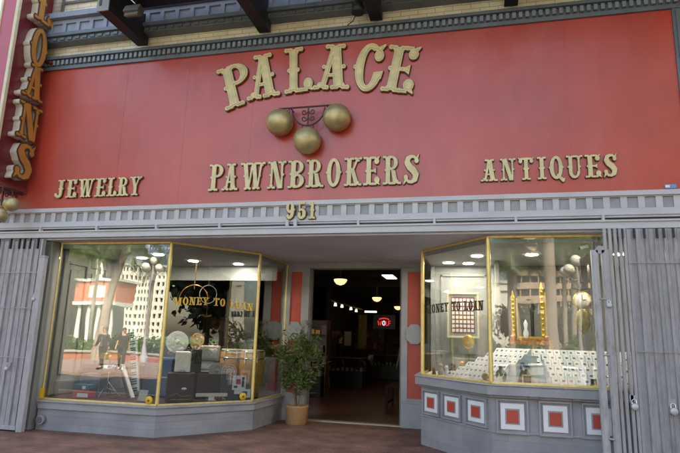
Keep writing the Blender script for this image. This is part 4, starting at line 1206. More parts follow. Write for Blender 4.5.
# drum kit
t = thing('snare_drum', 'chrome snare drum on a tripod stand in the left window', 'drum', (-6.25, 8.75, F0))
b = MB(); b.lathe([(.17, .42), (.175, .43), (.175, .53), (.17, .54)], (0, 0, 0), 26); b.lathe([(.001, .545), (.17, .545)], (0, 0, 0), 26, 'z', 1); b.build('shell', [M['chrome'], M['white']], t)
b = MB(); b.tube([(0, 0, .42), (0, 0, .12)], .012, 8)
for i in range(3):
    a = R(30 + 120 * i); b.tube([(0, 0, .25), (.22 * math.cos(a), .22 * math.sin(a), 0)], .010, 6); b.tube([(0, 0, .14), (.14 * math.cos(a), .14 * math.sin(a), .09)], .008, 6)
b.build('stand', M['chrome'], t)
t = thing('bass_drum', 'dark bass drum lying behind the snare in the left window', 'drum', (-5.95, 9.35, F0 + .26), R(15))
b = MB(); b.lathe([(.255, -.2), (.26, -.19), (.26, .19), (.255, .2)], (0, 0, 0), 30, 'y'); b.build('shell', M['black'], t)
b = MB(); b.lathe([(.001, .202), (.25, .202)], (0, 0, 0), 30, 'y'); b.build('drum_head', M['navy'], t)
b = MB(); b.lathe([(.24, .205), (.27, .205), (.27, .17), (.262, .17)], (0, 0, 0), 30, 'y', ring=True); b.build('hoop', M['black'], t)
cymbal('cymbal', (-6.5, 9.05, 1.18), .22, 'pale brass cymbal on a chrome stand over the drum kit', mat('brass_cymbal', (.55, .45, .25), .3, metal=.8), (R(12), R(8), 0))
t = thing('amplifier', 'blue grey amplifier cabinet at the left of the drum window', 'amplifier', (-6.70, 9.15, F0), R(4))
MB().box(-.30, -.18, 0, .30, .18, .52).build('cabinet', M['bluegrey'], t, .01); MB().box(-.27, -.186, .03, .27, -.181, .44).build('grille', M['dark'], t)
t = thing('amplifier', 'smaller slanted grey amplifier in front of the blue one', 'amplifier', (-6.52, 8.75, F0), R(6))
MB().box(-.18, -.14, 0, .18, .14, .38).build('cabinet', M['bluegrey'], t, .01); MB().box(-.16, -.146, .03, .16, -.141, .3).build('grille', M['blue'], t)
t = thing('tool_box', 'red and white box with teal lid low in the drum window', 'box', (-6.45, 8.42, F0), R(3))
MB().box(-.15, -.1, 0, .15, .1, .14).build('carton', M['redbox'], t, .004); MB().box(-.16, -.11, .141, .16, .11, .22).build('lid', M['teal'], t, .01); MB().box(-.06, -.104, .02, .14, -.101, .08).build('print', M['white'], t)
MB().box(.03, -.116, .15, .09, -.111, .2).build('tag', M['white'], t)
# keyboard leaning upright
t = wthing('keyboard', 'slim piano keyboard leaning upright with black and white keys', 'keyboard', (-5.75, 8.9, F0))
a0 = Vector((-6.02, 8.93, 1.72)); a1 = Vector((-5.74, 8.80, .60)); ax = (a1 - a0).normalized(); sx = Vector((0.94, .25, 0)); sx = (sx - ax * sx.dot(ax)).normalized(); nn = ax.cross(sx); nn = nn if nn.y < 0 else -nn
c = (a0 + a1) / 2; L_ = (a1 - a0).length
MB().obox(c - nn * .02, ax, sx, nn, L_ / 2 + .03, .085, .02).build('case', mat('keyboard_case', (.42, .33, .25), .5), t)
b = MB(); b.obox(c + nn * .004 + sx * .018, ax, sx, nn, L_ / 2, .06, .006); b.build('white_keys', M['white'], t)
b = MB(); n_ = 30
for i in range(n_):
    if i % 7 in (2, 6): continue
    b.obox(a0 + ax * L_ * (i + .5) / n_ + nn * .014 - sx * .0 + sx * .005, ax, sx, nn, .010, .045, .006)
b.build('black_keys', M['black'], t)
t = thing('guitar_case', 'long grey bar case leaning low in the drum window', 'case', (0, 0, 0))
MB().bar((-5.98, 8.72, 1.05), (-5.58, 8.52, F0 + .03), .06, .03).build('shell', M['offwhite'], t)
MB().bar((-6.04, 8.80, 1.0), (-5.68, 8.60, F0 + .03), .10, .03).build('back', M['dark'], t)
t = thing('travel_case', 'blue hard travel case at the right side of the drum window', 'suitcase', (-5.52, 9.25, F0), R(-5))
MB().box(-.30, -.15, 0, .30, .15, .68).build('shell', M['blue'], t, .04); MB().box(-.31, -.155, .33, .31, .155, .35).build('rim', M['silver'], t); MB().tube([(-.08, -.16, .5), (-.07, -.19, .5), (.07, -.19, .5), (.08, -.16, .5)], .01, 6).build('handle', M['black'], t)
t = thing('tablet_stand', 'beige card holder beside the yellow lock', 'card holder', (-5.33, 8.42, F0), R(-5)); MB().obox((0, 0, .09), (1, 0, 0), (0, .9, -.3), (0, .3, .9), .08, .008, .09).build('card', M['beige'], t); MB().box(-.05, 0, 0, .05, .1, .01).build('foot', M['beige'], t)
# hanging hoop
t = wthing('hanging_hoop', 'thin pale hoop hanging behind the money lettering', 'hoop', (-4.72, 9.3, 2.3))
b = MB(); b.tube([(-4.75 + .145 * math.cos(R(a)), 9.3 + .05 * math.cos(R(a)), 2.33 + .165 * math.sin(R(a))) for a in range(0, 360, 12)], .007, 6, closed=True); b.build('ring', M['offwhite'], t)
b = MB(); b.tube([(-4.75, 9.3, 2.495), (-4.75, 9.3, 3.02)], .003, 4); b.build('cord', M['offwhite'], t)
t = wthing('balance_scale', 'tall thin brass balance scale behind the money lettering', 'scale', (-5.15, 9.6, .5))
b = MB(); b.tube([(-5.2, 9.6, 2.45), (-5.2, 9.6, 2.95)], .01, 6); b.tube([(-5.2 + .3 * math.cos(R(a)), 9.6, 2.25 + .28 * math.sin(R(a))) for a in range(0, 181, 15)], .009, 6); b.build('arm', M['bronze'], t)
b = MB()
for s_ in (-1, 1): b.tube([(-5.2 + .3 * s_, 9.6, 2.25), (-5.2 + .3 * s_, 9.6, 1.95)], .003, 4); b.lathe([(.001, 1.93), (.10, 1.95), (.11, 1.97)], (-5.2 + .3 * s_, 9.6, 0), 16)
b.build('pans', M['bronze'], t)

# ------------------------------------------------------------------ window lettering MONEY TO LOAN
def pane_text(name, label, a, c, s0, s1, zf, H, m_, wt=-.008, cat='window lettering'):
    t = thing(name, label, cat, (a[0], a[1], 0))
    dx, dy = c[0] - a[0], c[1] - a[1]; l = math.hypot(dx, dy); ang = math.atan2(dy, dx)
    t_ = Vector((dx / l, dy / l, 0)); n = Vector((dy / l, -dx / l, 0))
    W = {ch: glyph(ch, .05, False)[1] for ch in set('MONEYTOLA')}
    txt = 'MONEY TO LOAN'; tot = sum(W.get(ch, .45) + .10 for ch in txt) - .1
    k = (s1 - s0) / tot; s = s0
    for ch in txt:
        if ch != ' ':
            o = letter_mb(ch, [(wt, 0, .003, 0)], W[ch] * k, H, .02, False).build('letter', m_, t)
            p = t_ * s + n * .006
            o.location = (p.x, p.y, zf((s - s0) / (s1 - s0))); o.rotation_euler = (0, 0, ang)
        s += (W.get(ch, .45) + .10) * k
goldleaf = mat('gold_leaf', (.72, .46, .10), .28, metal=.85, var=.15)
goldleaf2 = mat('dark_gold_leaf', (.045, .03, .018), .35, metal=.3, var=.3)
pane_text('window_lettering', 'gold MONEY TO LOAN lettering on the angled pane left of the doorway', LL[1], LL[2], .12, 1.60, lambda u: 2.065 - .03 * u + .05 * math.sin(u * 3.14), .135, goldleaf)
pane_text('window_lettering', 'dark MONEY TO LOAN lettering on the angled pane right of the doorway', RL[1], RL[2], .13, 1.52, lambda u: 2.045 + .02 * math.sin(u * 3.14) + .01 * u, .14, goldleaf2, .006)

# ------------------------------------------------------------------ RIGHT WINDOW CONTENTS (floor z 1.075)
G0 = 1.077
# stepped stand
ra, rb = Vector((-.85, 9.33, 0)), Vector((.20, 8.07, 0))
td = (rb - ra).normalized(); nd = Vector((-td.y, td.x, 0)); nd = nd if nd.x + nd.y > 0 else -nd   # inward
def rbox_mesh():
    b = MB(); w = .046
    b.add([(-w, -.048, 0), (w, -.048, 0), (w, .048, 0), (-w, .048, 0), (-w, -.048, .018), (w, -.048, .018), (w, .018, .088), (-w, .018, .088), (w, .048, .088), (-w, .048, .088)],
          [(0, 3, 2, 1), (0, 1, 5, 4), (4, 5, 6, 7), (7, 6, 8, 9), (3, 9, 8, 2), (1, 2, 8, 6, 5), (0, 4, 7, 9, 3)])
    n = Vector((0, -.7277, .6859)); u = Vector((0, .6859, .7277)); c = Vector((0, -.016, .052)) + n * .0015
    b.obox(c, (1, 0, 0), u, n, .017, .014, .0012, 1)
    b.tube([c + n * .004 + Vector((.009 * math.cos(q), 0, 0)) + u * .009 * math.sin(q) for q in [k * .785 for k in range(8)]], .003, 5, 2, closed=True)
    return b
proto = rbox_mesh().build('ring_box', [M['white'], M['black'], M['gilt']])
proto2 = rbox_mesh().build('ring_box', [M['white'], mat('ring_box_slot_brown', (.10, .04, .03), .6), M['chrome']])
nbox = 0
GRP = 'white ring boxes on the stepped stand'
def rown(k): return ('front', 'second', 'third', 'fourth', 'fifth', 'back')[k]
def ordn(j):
    W_ = 'first second third fourth fifth sixth seventh eighth ninth tenth eleventh twelfth thirteenth fourteenth fifteenth sixteenth seventeenth eighteenth nineteenth twentieth'.split()
    return W_[j] if j < len(W_) else '%dth' % (j + 1)
def put_box(p, rz, label):
    global nbox
    src = proto if random.random() < .6 else proto2
    if nbox == 0: o = proto
    elif nbox == 1: o = proto2
    else: o = src.copy(); col.objects.link(o)
    nbox += 1
    o.location = p; o.rotation_euler = (0, 0, rz + random.uniform(-.06, .06))
    tag(o, label, 'ring box', GRP)
st1 = MB(); st2 = MB()
random.seed(3)
angd = math.atan2(td.y, td.x)
for k in range(6):
    d = .15 + k * .105; h = k * .074
    s0, s1 = .48 + k * .10, 1.50 + k * .045
    c0 = ra + td * ((s0 + s1 + .04) / 2) + nd * d
    st1.obox((c0.x, c0.y, G0 + h / 2 + .001 + (.0 if k else .0)), td, nd, (0, 0, 1), (s1 + .04 - s0) / 2, .052, h / 2 + .001)
    s = s0 + .06; j = 0
    while s < s1:
        p = ra + td * s + nd * d
        put_box((p.x, p.y, G0 + h + .003), angd, 'white ring box, %s from the left in the %s row behind the angled right pane' % (ordn(j), rown(k)))
        s += .098; j += 1
st1.build('display_steps', M['white'])
bpy.data.objects['display_steps'].name = 'display_steps'
tag(bpy.data.objects['display_steps'], 'white stepped stand behind the angled right pane under the ring boxes', 'display stand')
for k in range(6):
    d = 8.30 + k * .105; h = k * .074
    x0, x1 = 1.0 - .02 * k, 3.3
    st2.box(x0, d - .052, G0, x1, d + .052, G0 + h + .002)
    x = x0 + .06; j = 0
    while x < 2.75:
        put_box((x, d, G0 + h + .003), 0, 'white ring box, %s from the left in the %s row behind the straight right pane' % (ordn(j), rown(k)))
        x += .098; j += 1
tag(st2.build('display_steps', M['white']), 'white stepped stand behind the straight right pane under the ring boxes', 'display stand')
# short run at the corner between
st3 = MB()
for k in range(3, 6):
    d = 8.62 + (k - 3) * .105; h = k * .074
    st3.box(.42, d - .052, G0, .985, d + .052, G0 + h + .002)
    x = .48
    j = 0
    while x < .95: put_box((x, d, G0 + h + .003), 0, 'white ring box, %s from the left in the %s short row beside the corner mullion' % (ordn(j), ('lowest', 'middle', 'top')[k - 3])); x += .098; j += 1
tag(st3.build('display_steps', M['white']), 'short white stepped stand in the corner beside the gold mullion', 'display stand')
# necklace bust, figurines
t = thing('necklace_bust', 'black velvet necklace bust with silver chain near the corner mullion', 'necklace bust', (.34, 8.31, G0))
b = MB(); b.lathe([(.055, 0), (.06, .02), (.075, .08), (.07, .13), (.03, .17), (.025, .21), (.001, .215)], (0, 0, 0), 18, sy=.6); b.build('bust', M['dark'], t)
b = MB(); b.tube([(.035 * math.cos(R(a)), -.045, .13 + .06 * math.sin(R(a))) for a in range(180, 361, 20)], .006, 5); b.build('chain', M['chrome'], t)
t = thing('jewellery_roll', 'dark maroon velvet cloth with a blue flower ornament near the corner', 'ornament', (.66, 8.40, G0))
b = MB(); b.lathe([(.12, 0), (.10, .08), (.06, .16), (.02, .22)], (0, 0, 0), 16); b.build('cloth', mat('maroon_velvet', (.05, .01, .02), .9), t)
b = MB()
for i in range(9): b.ball((.05 * math.cos(i * 2.4), -.02 + .03 * math.sin(i * 2.4), .20 + .018 * (i % 4)), .028, 8)
b.build('flower', mat('blue_petals', (.07, .14, .22), .7, var=.4, scale=20), t)
t = thing('miniature_table', 'tiny pale wooden table among the jewellery near the corner', 'miniature table', (.68, 8.20, G0))
MB().box(-.07, -.03, .10, .07, .03, .12).build('top', M['cream'], t)
for sx in (-.06, .06):
    for sy in (-.022, .022): MB().box(sx - .008, sy - .008, 0, sx + .008, sy + .008, .10).build('leg', M['cream'], t)
t = thing('tiny_clock', 'tiny green and gold clock in front of the ring boxes at the corner', 'clock', (.12, 8.28, G0))
b = MB(); b.lathe([(.001, .02), (.045, .02), (.05, 0), (.04, -.02)], (0, 0, .07), 18, 'y'); b.build('case', M['gilt'], t)
b = MB(); b.lathe([(.001, .023), (.033, .022)], (0, 0, .07), 18, 'y'); b.box(-.03, -.015, 0, .03, .02, .02); b.build('face', mat('green_face', (.12, .14, .05), .4), t)
t = thing('card_holder', 'small gold and black card holder at the front of the ring boxes', 'card holder', (1.52, 8.19, G0))
MB().box(-.035, -.012, .03, .035, .012, .10).build('card', M['black'], t); MB().box(-.045, -.02, 0, .045, .02, .028).build('base', M['gilt'], t)
def figurine(c, label, m_, s=1.0, kind='cat'):
    t = thing('figurine', label, 'figurine', c, R(-30), 'figurines at the left end of the right window')
    b = MB(); b.lathe([(.035 * s, 0), (.042 * s, .02 * s), (.032 * s, .06 * s), (.02 * s, .09 * s)], (0, 0, 0), 14, sy=.8); b.ball((0, -.005, .105 * s), .028 * s, 14)
    b.build('body', m_, t)
    b = MB()
    for k in (-1, 1): b.lathe([(.010 * s, .125 * s), (.001, .150 * s)], (k * .014 * s, 0, 0), 6)
    b.build('ears', m_, t)
brown = mat('brown_ceramic', (.10, .035, .02), .3, var=.4)
figurine((-.66, 9.28, G0), 'brown and white figurine nearest the gold mullion by the doorway', brown, .9)
figurine((-.56, 9.40, G0), 'pinkish ceramic figurine second from the doorway mullion', M['beige'], 1.35)
figurine((-.46, 9.32, G0), 'small white cat figurine in front of the reddish ones', M['white'], 1.15)
figurine((-.36, 9.52, G0), 'reddish brown figurine behind the white cat', brown, 1.5)
figurine((-.22, 9.62, G0), 'dark figurine with a raised arm behind the ring boxes', M['bronze'], 1.7)
figurine((-.40, 9.14, G0), 'low dark red figurine beside the first ring box', brown, .8)
t = thing('bronze_disc', 'bright bronze round plate standing behind the ring boxes', 'plate', (-.12, 9.75, 1.62), R(-20))
b = MB(); b.lathe([(.001, .02), (.06, .03), (.10, .015), (.115, 0), (.10, -.01), (.001, -.005)], (0, 0, 0), 26, 'y'); b.build('plate', M['gilt'], t)
b = MB(); b.tube([(0, .02, -.1), (0, .05, -.54)], .01, 6); b.build('stand', M['bronze'], t)
# framed board of white pieces
t = thing('framed_display', 'gold framed maroon board with rows of small white pieces', 'framed board', (-.215, 10.36, 2.09))
b = MB(); w, h = .285, .41
for q in ((-w, -h, w, -h + .035), (-w, h - .035, w, h), (-w, -h + .035, -w + .035, h - .035), (w - .035, -h + .035, w, h - .035)): b.box(q[0], -.03, q[1], q[2], .01, q[3])
b.build('frame', M['cream'], t, .006)
MB().box(-w + .035, -.012, -h + .035, w - .035, .005, h - .035).build('mat_border', M['display'], t)
MB().box(-w + .075, -.018, -h + .085, w - .075, -.0121, h - .085).build('backing', mat('maroon_board', (.16, .03, .035), .8), t)
b = MB()
for i in range(6):
    for j in range(8):
        x, z = -.168 + i * .067, -.275 + j * .078; b.box(x - .024, -.024, z - .026, x + .024, -.0182, z + .026)
b.build('pieces', M['white'], t, .003)
# gilt mirror: tall gold posts, open middle
t = wthing('gilt_mirror', 'ornate gilt stand with two tall gold posts and a reddish base', 'gilt stand', (.82, 9.5, 1.6))
for x, zt_ in ((.605, 2.42), (1.055, 2.56)):
    b = MB(); b.box(x - .028, 9.485, 1.70, x + .028, 9.515, zt_ - .1)
    for k in range(9): b.ball((x, 9.482, 1.74 + k * (zt_ - 1.86) / 8), .026, 8, 0, 1, .6, 1.1)
    b.lathe([(.03, zt_ - .1), (.036, zt_ - .06), (.016, zt_ - .03), (.02, zt_ - .01), (.001, zt_ + .05)], (x, 9.5, 0), 10)
    b.build('post', M['gilt'], t)
b = MB(); b.box(1.095, 9.49, 1.70, 1.118, 9.51, 2.44); b.box(.655, 9.49, 1.70, .678, 9.51, 2.34); b.box(.678, 9.495, 1.70, 1.02, 9.505, 1.73); b.build('inner_frame', M['gilt'], t)
b = MB(); b.box(.53, 9.42, 1.60, 1.16, 9.58, 1.66); b.box(.55, 9.44, 1.66, 1.14, 9.56, 1.70)
for x in (.58, 1.10): b.ball((x, 9.45, 1.71), .04, 12)
b.build('base', mat('copper_base', (.42, .16, .06), .35, metal=.5, var=.3, scale=20), t, .006)
b = MB(); b.box(.54, 9.44, 1.08, 1.15, 9.7, 1.598); b.build('pedestal', M['dkgrey'], t)
b = MB(); b.lathe([(.03, 1.70), (.045, 1.78), (.02, 1.85), (.035, 1.93), (.001, 2.0)], (.79, 9.47, 0), 12); b.build('statuette', M['white'], t)
b = MB(); b.lathe([(.025, 1.70), (.03, 2.1), (.05, 2.2), (.02, 2.32), (.001, 2.4)], (.90, 9.52, 0), 12); b.build('dark_figure', M['black'], t)
# wall clock
t = thing('wall_clock', 'round white faced clock with black scroll bracket and gold pendulum case', 'clock', (1.68, 9.62, 2.33))
b = MB(); b.lathe([(.001, .03), (.12, .03), (.13, .0), (.12, -.03)], (0, 0, 0), 28, 'y'); b.build('face', M['offwhite'], t)
b = MB(); b.lathe([(.121, .034), (.137, .03), (.137, -.02), (.131, -.02)], (0, 0, 0), 28, 'y', ring=True); b.build('rim', M['gilt'], t)
b = MB(); b.box(-.004, -.038, 0, .004, -.034, .09); b.box(0, -.038, -.004, .06, -.034, .004); b.build('hands', M['black'], t)
b = MB(); b.tube([(-.14, 0, .20), (0, 0, .16), (.14, 0, .20)], .012, 6); b.tube([(.02 + .05 * math.cos(i * .6), 0, .24 + .05 * math.sin(i * .6)) for i in range(9)], .009, 6); b.tube([(0, 0, .13), (0, 0, .19)], .012, 6); b.build('bracket', M['iron'], t)
b = MB(); b.lathe([(.05, -.14), (.10, -.2), (.11, -.38), (.08, -.46), (.03, -.52), (.001, -.54)], (0, 0, 0), 16, sy=.5); b.build('pendulum_case', mat('olive_gilt', (.22, .20, .08), .35, metal=.4, var=.3, scale=14), t)
b = MB(); b.tube([(0, .01, .19), (0, .03, .70)], .006, 6); b.build('hanging_rod', M['iron'], t)
for i, (x, lb) in enumerate(((.86, 'thin wooden candle peg left, on the steps below the gilt stand'), (1.10, 'thin wooden candle peg right, on the steps below the gilt stand'))):
    one('wooden_peg', MB().lathe([(.03, 0), (.03, .10), (.02, .12), (.02, .2)], (0, 0, 0), 12), mat('peg_wood', (.45, .27, .15), .6), lb, 'peg', (x, 8.95, G0 + .40))
    MB_ = one('peg_stand', MB().box(-.05, -.05, 0, .05, .05, .40), M['white'], 'white block under the ' + ('left' if i == 0 else 'right') + ' wooden candle peg', 'block', (x, 8.95, G0))
t = thing('security_camera', 'small silver security camera with curly cable under the soffit of the right window', 'camera', (1.52, 8.30, 2.98))
MB().obox((0, 0, 0), (.95, 0, .3), (0, 1, 0), (-.3, 0, .95), .06, .028, .028).build('body', M['silver'], t, .008)
MB().obox((-.065, 0, -.02), (.95, 0, .3), (0, 1, 0), (-.3, 0, .95), .012, .022, .022).build('lens', M['black'], t)
b = MB(); b.tube([(.02, 0, .02), (.04, 0, .10), (.04, 0, .04)], .007, 6); b.tube([(.06, 0, .01)] + [(.08 + .02 * i, .0, .02 + .03 * math.sin(i * .7)) for i in range(8)] + [(.26, 0, .06), (.25, 0, .10)], .006, 6); b.build('cable', M['black'], t)

# ------------------------------------------------------------------ FICUS IN A POT
t = thing('potted_ficus', 'leafy green ficus in a tan pot standing left of the doorway', 'potted plant', (-3.33, 10.48, 0))
b = MB(); b.lathe([(.185, 0), (.20, .02), (.215, .30), (.225, .33), (.215, .345), (.20, .345), (.20, .30)], (0, 0, 0), 28); pot = b.build('pot', M['pot'], t)
b = MB(); b.lathe([(.001, .315), (.20, .31)], (0, 0, 0), 20); b.build('soil', M['soil'], pot)
random.seed(11)
tr = MB(); tips = []
for s_ in range(3):
    a = s_ * 2.1; p = Vector((.03 * math.cos(a), .03 * math.sin(a), .3)); pts = [p]
    for i in range(5):
        p = p + Vector((random.uniform(-.03, .03) + .012 * math.cos(a), random.uniform(-.03, .03) + .012 * math.sin(a), .22)); pts.append(p)
    tr.tube(pts, .016, 7, r1=.009)
    for i in range(16):
        q = pts[random.randrange(1, 6)]; L_ = []
        az = random.uniform(0, 6.283); el = random.uniform(.1, 1.1)
        d = Vector((math.cos(az) * math.cos(el), math.sin(az) * math.cos(el), math.sin(el))); ln = random.uniform(.25, .62)
        c = q.copy(); L_ = [c.copy()]
        for j in range(4): c = c + d * ln / 4; d = (d + Vector((0, 0, -.10))).normalized(); L_.append(c.copy())
        tr.tube(L_, .006, 4, r1=.002); tips += L_[1:]
tr.build('trunk', M['bark'], t)
lf = MB()
def leaf(mb, p, s, d=None, wide=.42):
    d = d or Vector((random.uniform(-1, 1), random.uniform(-1, 1), random.uniform(-1.0, .35))).normalized()
    u = d.cross(Vector((random.uniform(-1, 1), random.uniform(-1, 1), random.uniform(-1, 1)))).normalized(); n = d.cross(u)
    mb.add([p, p + d * s * .4 + u * s * wide * .5 + n * s * .05, p + d * s, p + d * s * .4 - u * s * wide * .5 + n * s * .05, p + d * s * .45 - n * s * .02], [(0, 1, 4), (1, 2, 4), (2, 3, 4), (3, 0, 4)])
cnt = 0
while cnt < 2900:
    q = random.choice(tips)
    p = q + Vector((random.gauss(0, .075), random.gauss(0, .075), random.gauss(0, .07)))
    # crown: broad at the top, tapering down to the stems
    z = p.z; rmax = .54 + .05 * math.sin(math.atan2(p.y, p.x) * 5 + z * 6) - (0 if z > 1.3 else (1.3 - z) * .45)
    if z > 2.05 or z < .66 or math.hypot(p.x, p.y) > rmax: continue
    if z > 1.75 and math.hypot(p.x, p.y) > .50 - (z - 1.75) * .5: continue
    nz = math.sin(p.x * 11 + 2) * math.sin(p.y * 9 + 1) * math.sin(p.z * 10)
    if nz > .1 and random.random() < .85: continue
    leaf(lf, p, random.uniform(.055, .095)); cnt += 1
lf.build('crown', M['leaf'], t)

# ================================================================== ACROSS THE STREET (seen mirrored in the shop windows)
def slab(name, label, x0, x1, y0, y1, h, m, rows, cols, wm, group=None, band=False, pz=1.2, side=1):
    """building block with recessed window openings on the face toward the shop (y1 side)"""
    t = wthing(name, label, 'building', ((x0 + x1) / 2, (y0 + y1) / 2, 0), group)
    MB().box(x0, y0, 0, x1, y1 - .5, h).build('core', wm, t)
    b = MB(); W = x1 - x0; ch = (h - pz) / rows; cw = W / cols
    wh = ch * .52
    for r_ in range(rows + 1):
        z0 = pz * .5 if r_ == 0 else pz + (r_ - 1) * ch + ch * .24 + wh
        z1 = pz + r_ * ch + ch * .24 if r_ < rows else h
        b.box(x0, y1 - .5, 0 if r_ == 0 else z0, x1, y1, z1)
    if not band:
        for c_ in range(cols + 1):
            w2 = cw * .23
            b.box(max(x0, x0 + c_ * cw - w2), y1 - .499, .01, min(x1, x0 + c_ * cw + w2), y1 - .01, h - .01)
    else:
        for c_ in range(cols + 1): b.box(x0 + c_ * cw - .12, y1 - .499, .01, x0 + c_ * cw + .12, y1 - .2, h - .01)
    b.build('wall', m, t)
    MB().box(x0 - .3, y0, h + .001, x1 + .3, y1 + .3, h + .6).build('roof', m, t)
    return t
slab('office_building', 'white high rise with rows of small square windows, mirrored in the left shop window', -81, -63, -130, -110, 18.0, M['whitebld'], 9, 17, M['winglass'])
slab('office_building', 'narrow white stair wing beside the white high rise across the street', -88, -81.1, -110, -104, 24, M['whitebld'], 7, 4, M['winglass'])
slab('tower_block', 'dark blue glass tower at the right of the white high rise', -96, -84, -170, -150, 36, M['bluebld'], 14, 10, mat('tower_lights', (.45, .5, .6), .3))
slab('office_building', 'broad tan office block with dark window bands, mirrored in the right shop window', 11.5, 44, -140, -112, 34, M['tanbld'], 11, 20, M['winglass'], band=True, pz=3)
slab('white_house', 'plain white low building left of the tan office block', 2.0, 11.0, -120, -112, 15.0, M['whitebld'], 2, 3, M['whitebld'])
# low arcade with orange band
t = wthing('arcade_building', 'low white columned arcade with a broad orange band across the street', 'building', (-36, -38, 0))
MB().box(-46, -43, 0, -37.0, -39.5, 6.6).build('core', M['concrete'], t)
MB().box(-46, -39.5, 4.75, -34.0, -36.2, 6.9).build('orange_band', M['orangeband'], t)
b = MB(); b.box(-46, -39.5, 4.35, -33.9, -36.0, 4.749); b.box(-46.2, -40, 6.901, -33.8, -36, 7.15); b.build('cornice', M['white'], t)
for i in range(10): MB().lathe([(.34, 0), (.30, .2), (.24, 4.1), (.34, 4.35)], (-45.4 + i * 1.18, -36.6, 0), 14).build('column', M['white'], t)
b = MB()
for i in range(3): b.box(-44.4 + i * 3.6, -36.199, 5.2, -42.6 + i * 3.6, -36.16, 6.4, 0)
b.build('window', M['whitebld'], t)
# planters, hedges
def hedge(x0, x1, y0, y1, h, label, n=2600, s=.22, m_=None):
    b = MB()
    for i in range(n):
        x = random.uniform(x0, x1); y = random.uniform(y0, y1); hh = h * (.65 + .35 * math.sin(x * 1.7) * math.sin(x * .6 + y)) 
        z = hh * (random.random() ** .6)
        leaf(b, Vector((x, y, z)), random.uniform(.5, 1) * s, None, .6)
    return one('hedge', b, m_ or M['shrub'], label, 'hedge', group='planting across the street')
random.seed(5)
hedge(-24, -14.5, -15.5, -13.8, 1.7, 'bright green leafy hedge behind the two people across the street', 4200, .30)
hedge(-34, -25, -17.5, -15.5, 1.6, 'green hedge left of the two people, near the arcade', 2600, .30)
hedge(0, 14, -19, -16.5, 2.6, 'tall green hedge across the street mirrored in the right shop window', 4200, .34)
t = wthing('planter', 'low brick planter wall with pale cap on the plaza', 'planter', (-20, -12.5, 0))
MB().box(-30, -13.4, 0, -14, -13.0, .40).build('wall', mat('planter_brick', (.36, .13, .08), .8, var=.15), t); MB().box(-30, -13.5, .401, -14, -12.9, .50).build('cap', M['concrete'], t)
t = wthing('planter', 'low pale planter wall in front of the tall hedge', 'planter', (6, -15.7, 0))
MB().box(-1, -15.9, 0, 15, -15.5, .45).build('wall', M['concrete'], t); MB().box(-1, -16.0, .451, 15, -15.4, .54).build('cap', M['white'], t)

def palm(x, y, h, label, r=.24, lean=(0, 0), nf=26, fl=2.6, seed=0):
    rs = random.Random(seed + int(x * 7) + int(y))
    t = thing('palm_tree', label, 'palm tree', (x, y, 0), 0, 'palm trees across the street')
    pts = []; rr = []
    for i in range(17):
        u = i / 16; pts.append((lean[0] * u * u, lean[1] * u * u, h * u)); rr.append(r * (1.35 - .35 * min(1, u * 4)) * (1 - .25 * u) * (1 + .05 * (i % 2)))
    b = MB(); b.tube(pts, rr, 12); b.build('trunk', M['palmbark'], t)
    top = Vector((lean[0], lean[1], h))
    b = MB()
    for i in range(nf):
        az = i * 2.4; el = rs.uniform(-.5, 1.25); d = Vector((math.cos(az) * math.cos(el), math.sin(az) * math.cos(el), math.sin(el)))
        p = top.copy(); L_ = fl * rs.uniform(.75, 1.1); k = 12; side = d.cross(Vector((0, 0, 1))).normalized()
        for j in range(k):
            q = p + d * L_ / k
            b.add([p - side * .02, p + side * .02, q + side * .015, q - side * .015], [(0, 1, 2, 3)])
            ll = .62 * math.sin(math.pi * (j + 1.2) / (k + 1.4)) + .08
            for sg in (-1, 1):
                for o_ in (0, .5):
                    a = p.lerp(q, o_); e = a + side * sg * ll + d * ll * .55 + Vector((0, 0, -ll * .45 + rs.uniform(-.05, .05)))
                    w = d * .035
                    b.add([a - w, a + w, e], [(0, 1, 2)])
            d = (d + Vector((0, 0, -.16))).normalized(); p = q
    b.build('crown', M['palmleaf'], t)
    return t
palm(-19.5, -12.2, 7.2, 'thick leaning grey palm behind the two people across the street', .27, (1.3, 0), 30, 3.0)
palm(-23.8, -14.5, 6.6, 'pale slim palm second left of the leaning palm', .17, (.3, 0))
palm(-25.2, -16.5, 7.0, 'pale slim palm third left of the leaning palm', .20, (-.3, 0))
palm(-27.5, -18.5, 6.9, 'pale slim palm far left of the leaning palm', .20, (.2, 0))
palm(-28.2, -24.0, 8.6, 'palm near the end of the orange banded arcade', .16, (.2, 0), 34, 3.2)
palm(-36.6, -48.0, 10.5, 'palm in front of the white high rise', .2, (.2, 0), 34, 4.0)
palm(4.05, -12.3, 9.5, 'thick pale grey palm trunk mirrored in the middle of the right shop window', .33, (0, 0))
palm(2.3, -14.0, 6.6, 'slim palm at the left side of the right shop window reflection', .14, (.1, 0), 30, 2.4)
palm(5.6, -17.5, 7.6, 'slim palm between the thick palm and the globe lamp', .14, (.1, 0), 34, 3.0)
palm(6.9, -22.0, 8.8, 'slim white palm behind the globe lamp', .17, (.1, 0), 34, 3.2)
palm(3.6, -24, 8.2, 'leafy palm in front of the tan office block', .18, (-.1, 0), 40, 3.4)
palm(9.5, -26, 8.6, 'palm right of the globe lamp across the street', .2, (.1, 0), 34, 3.2)
palm(13.5, -20, 8.8, 'palm at the far right across the street', .2, (.1, 0), 34, 3.2)
palm(-13.0, -26, 9.5, 'palm between the two reflections across the street', .22, (.1, 0), 34, 3.4)

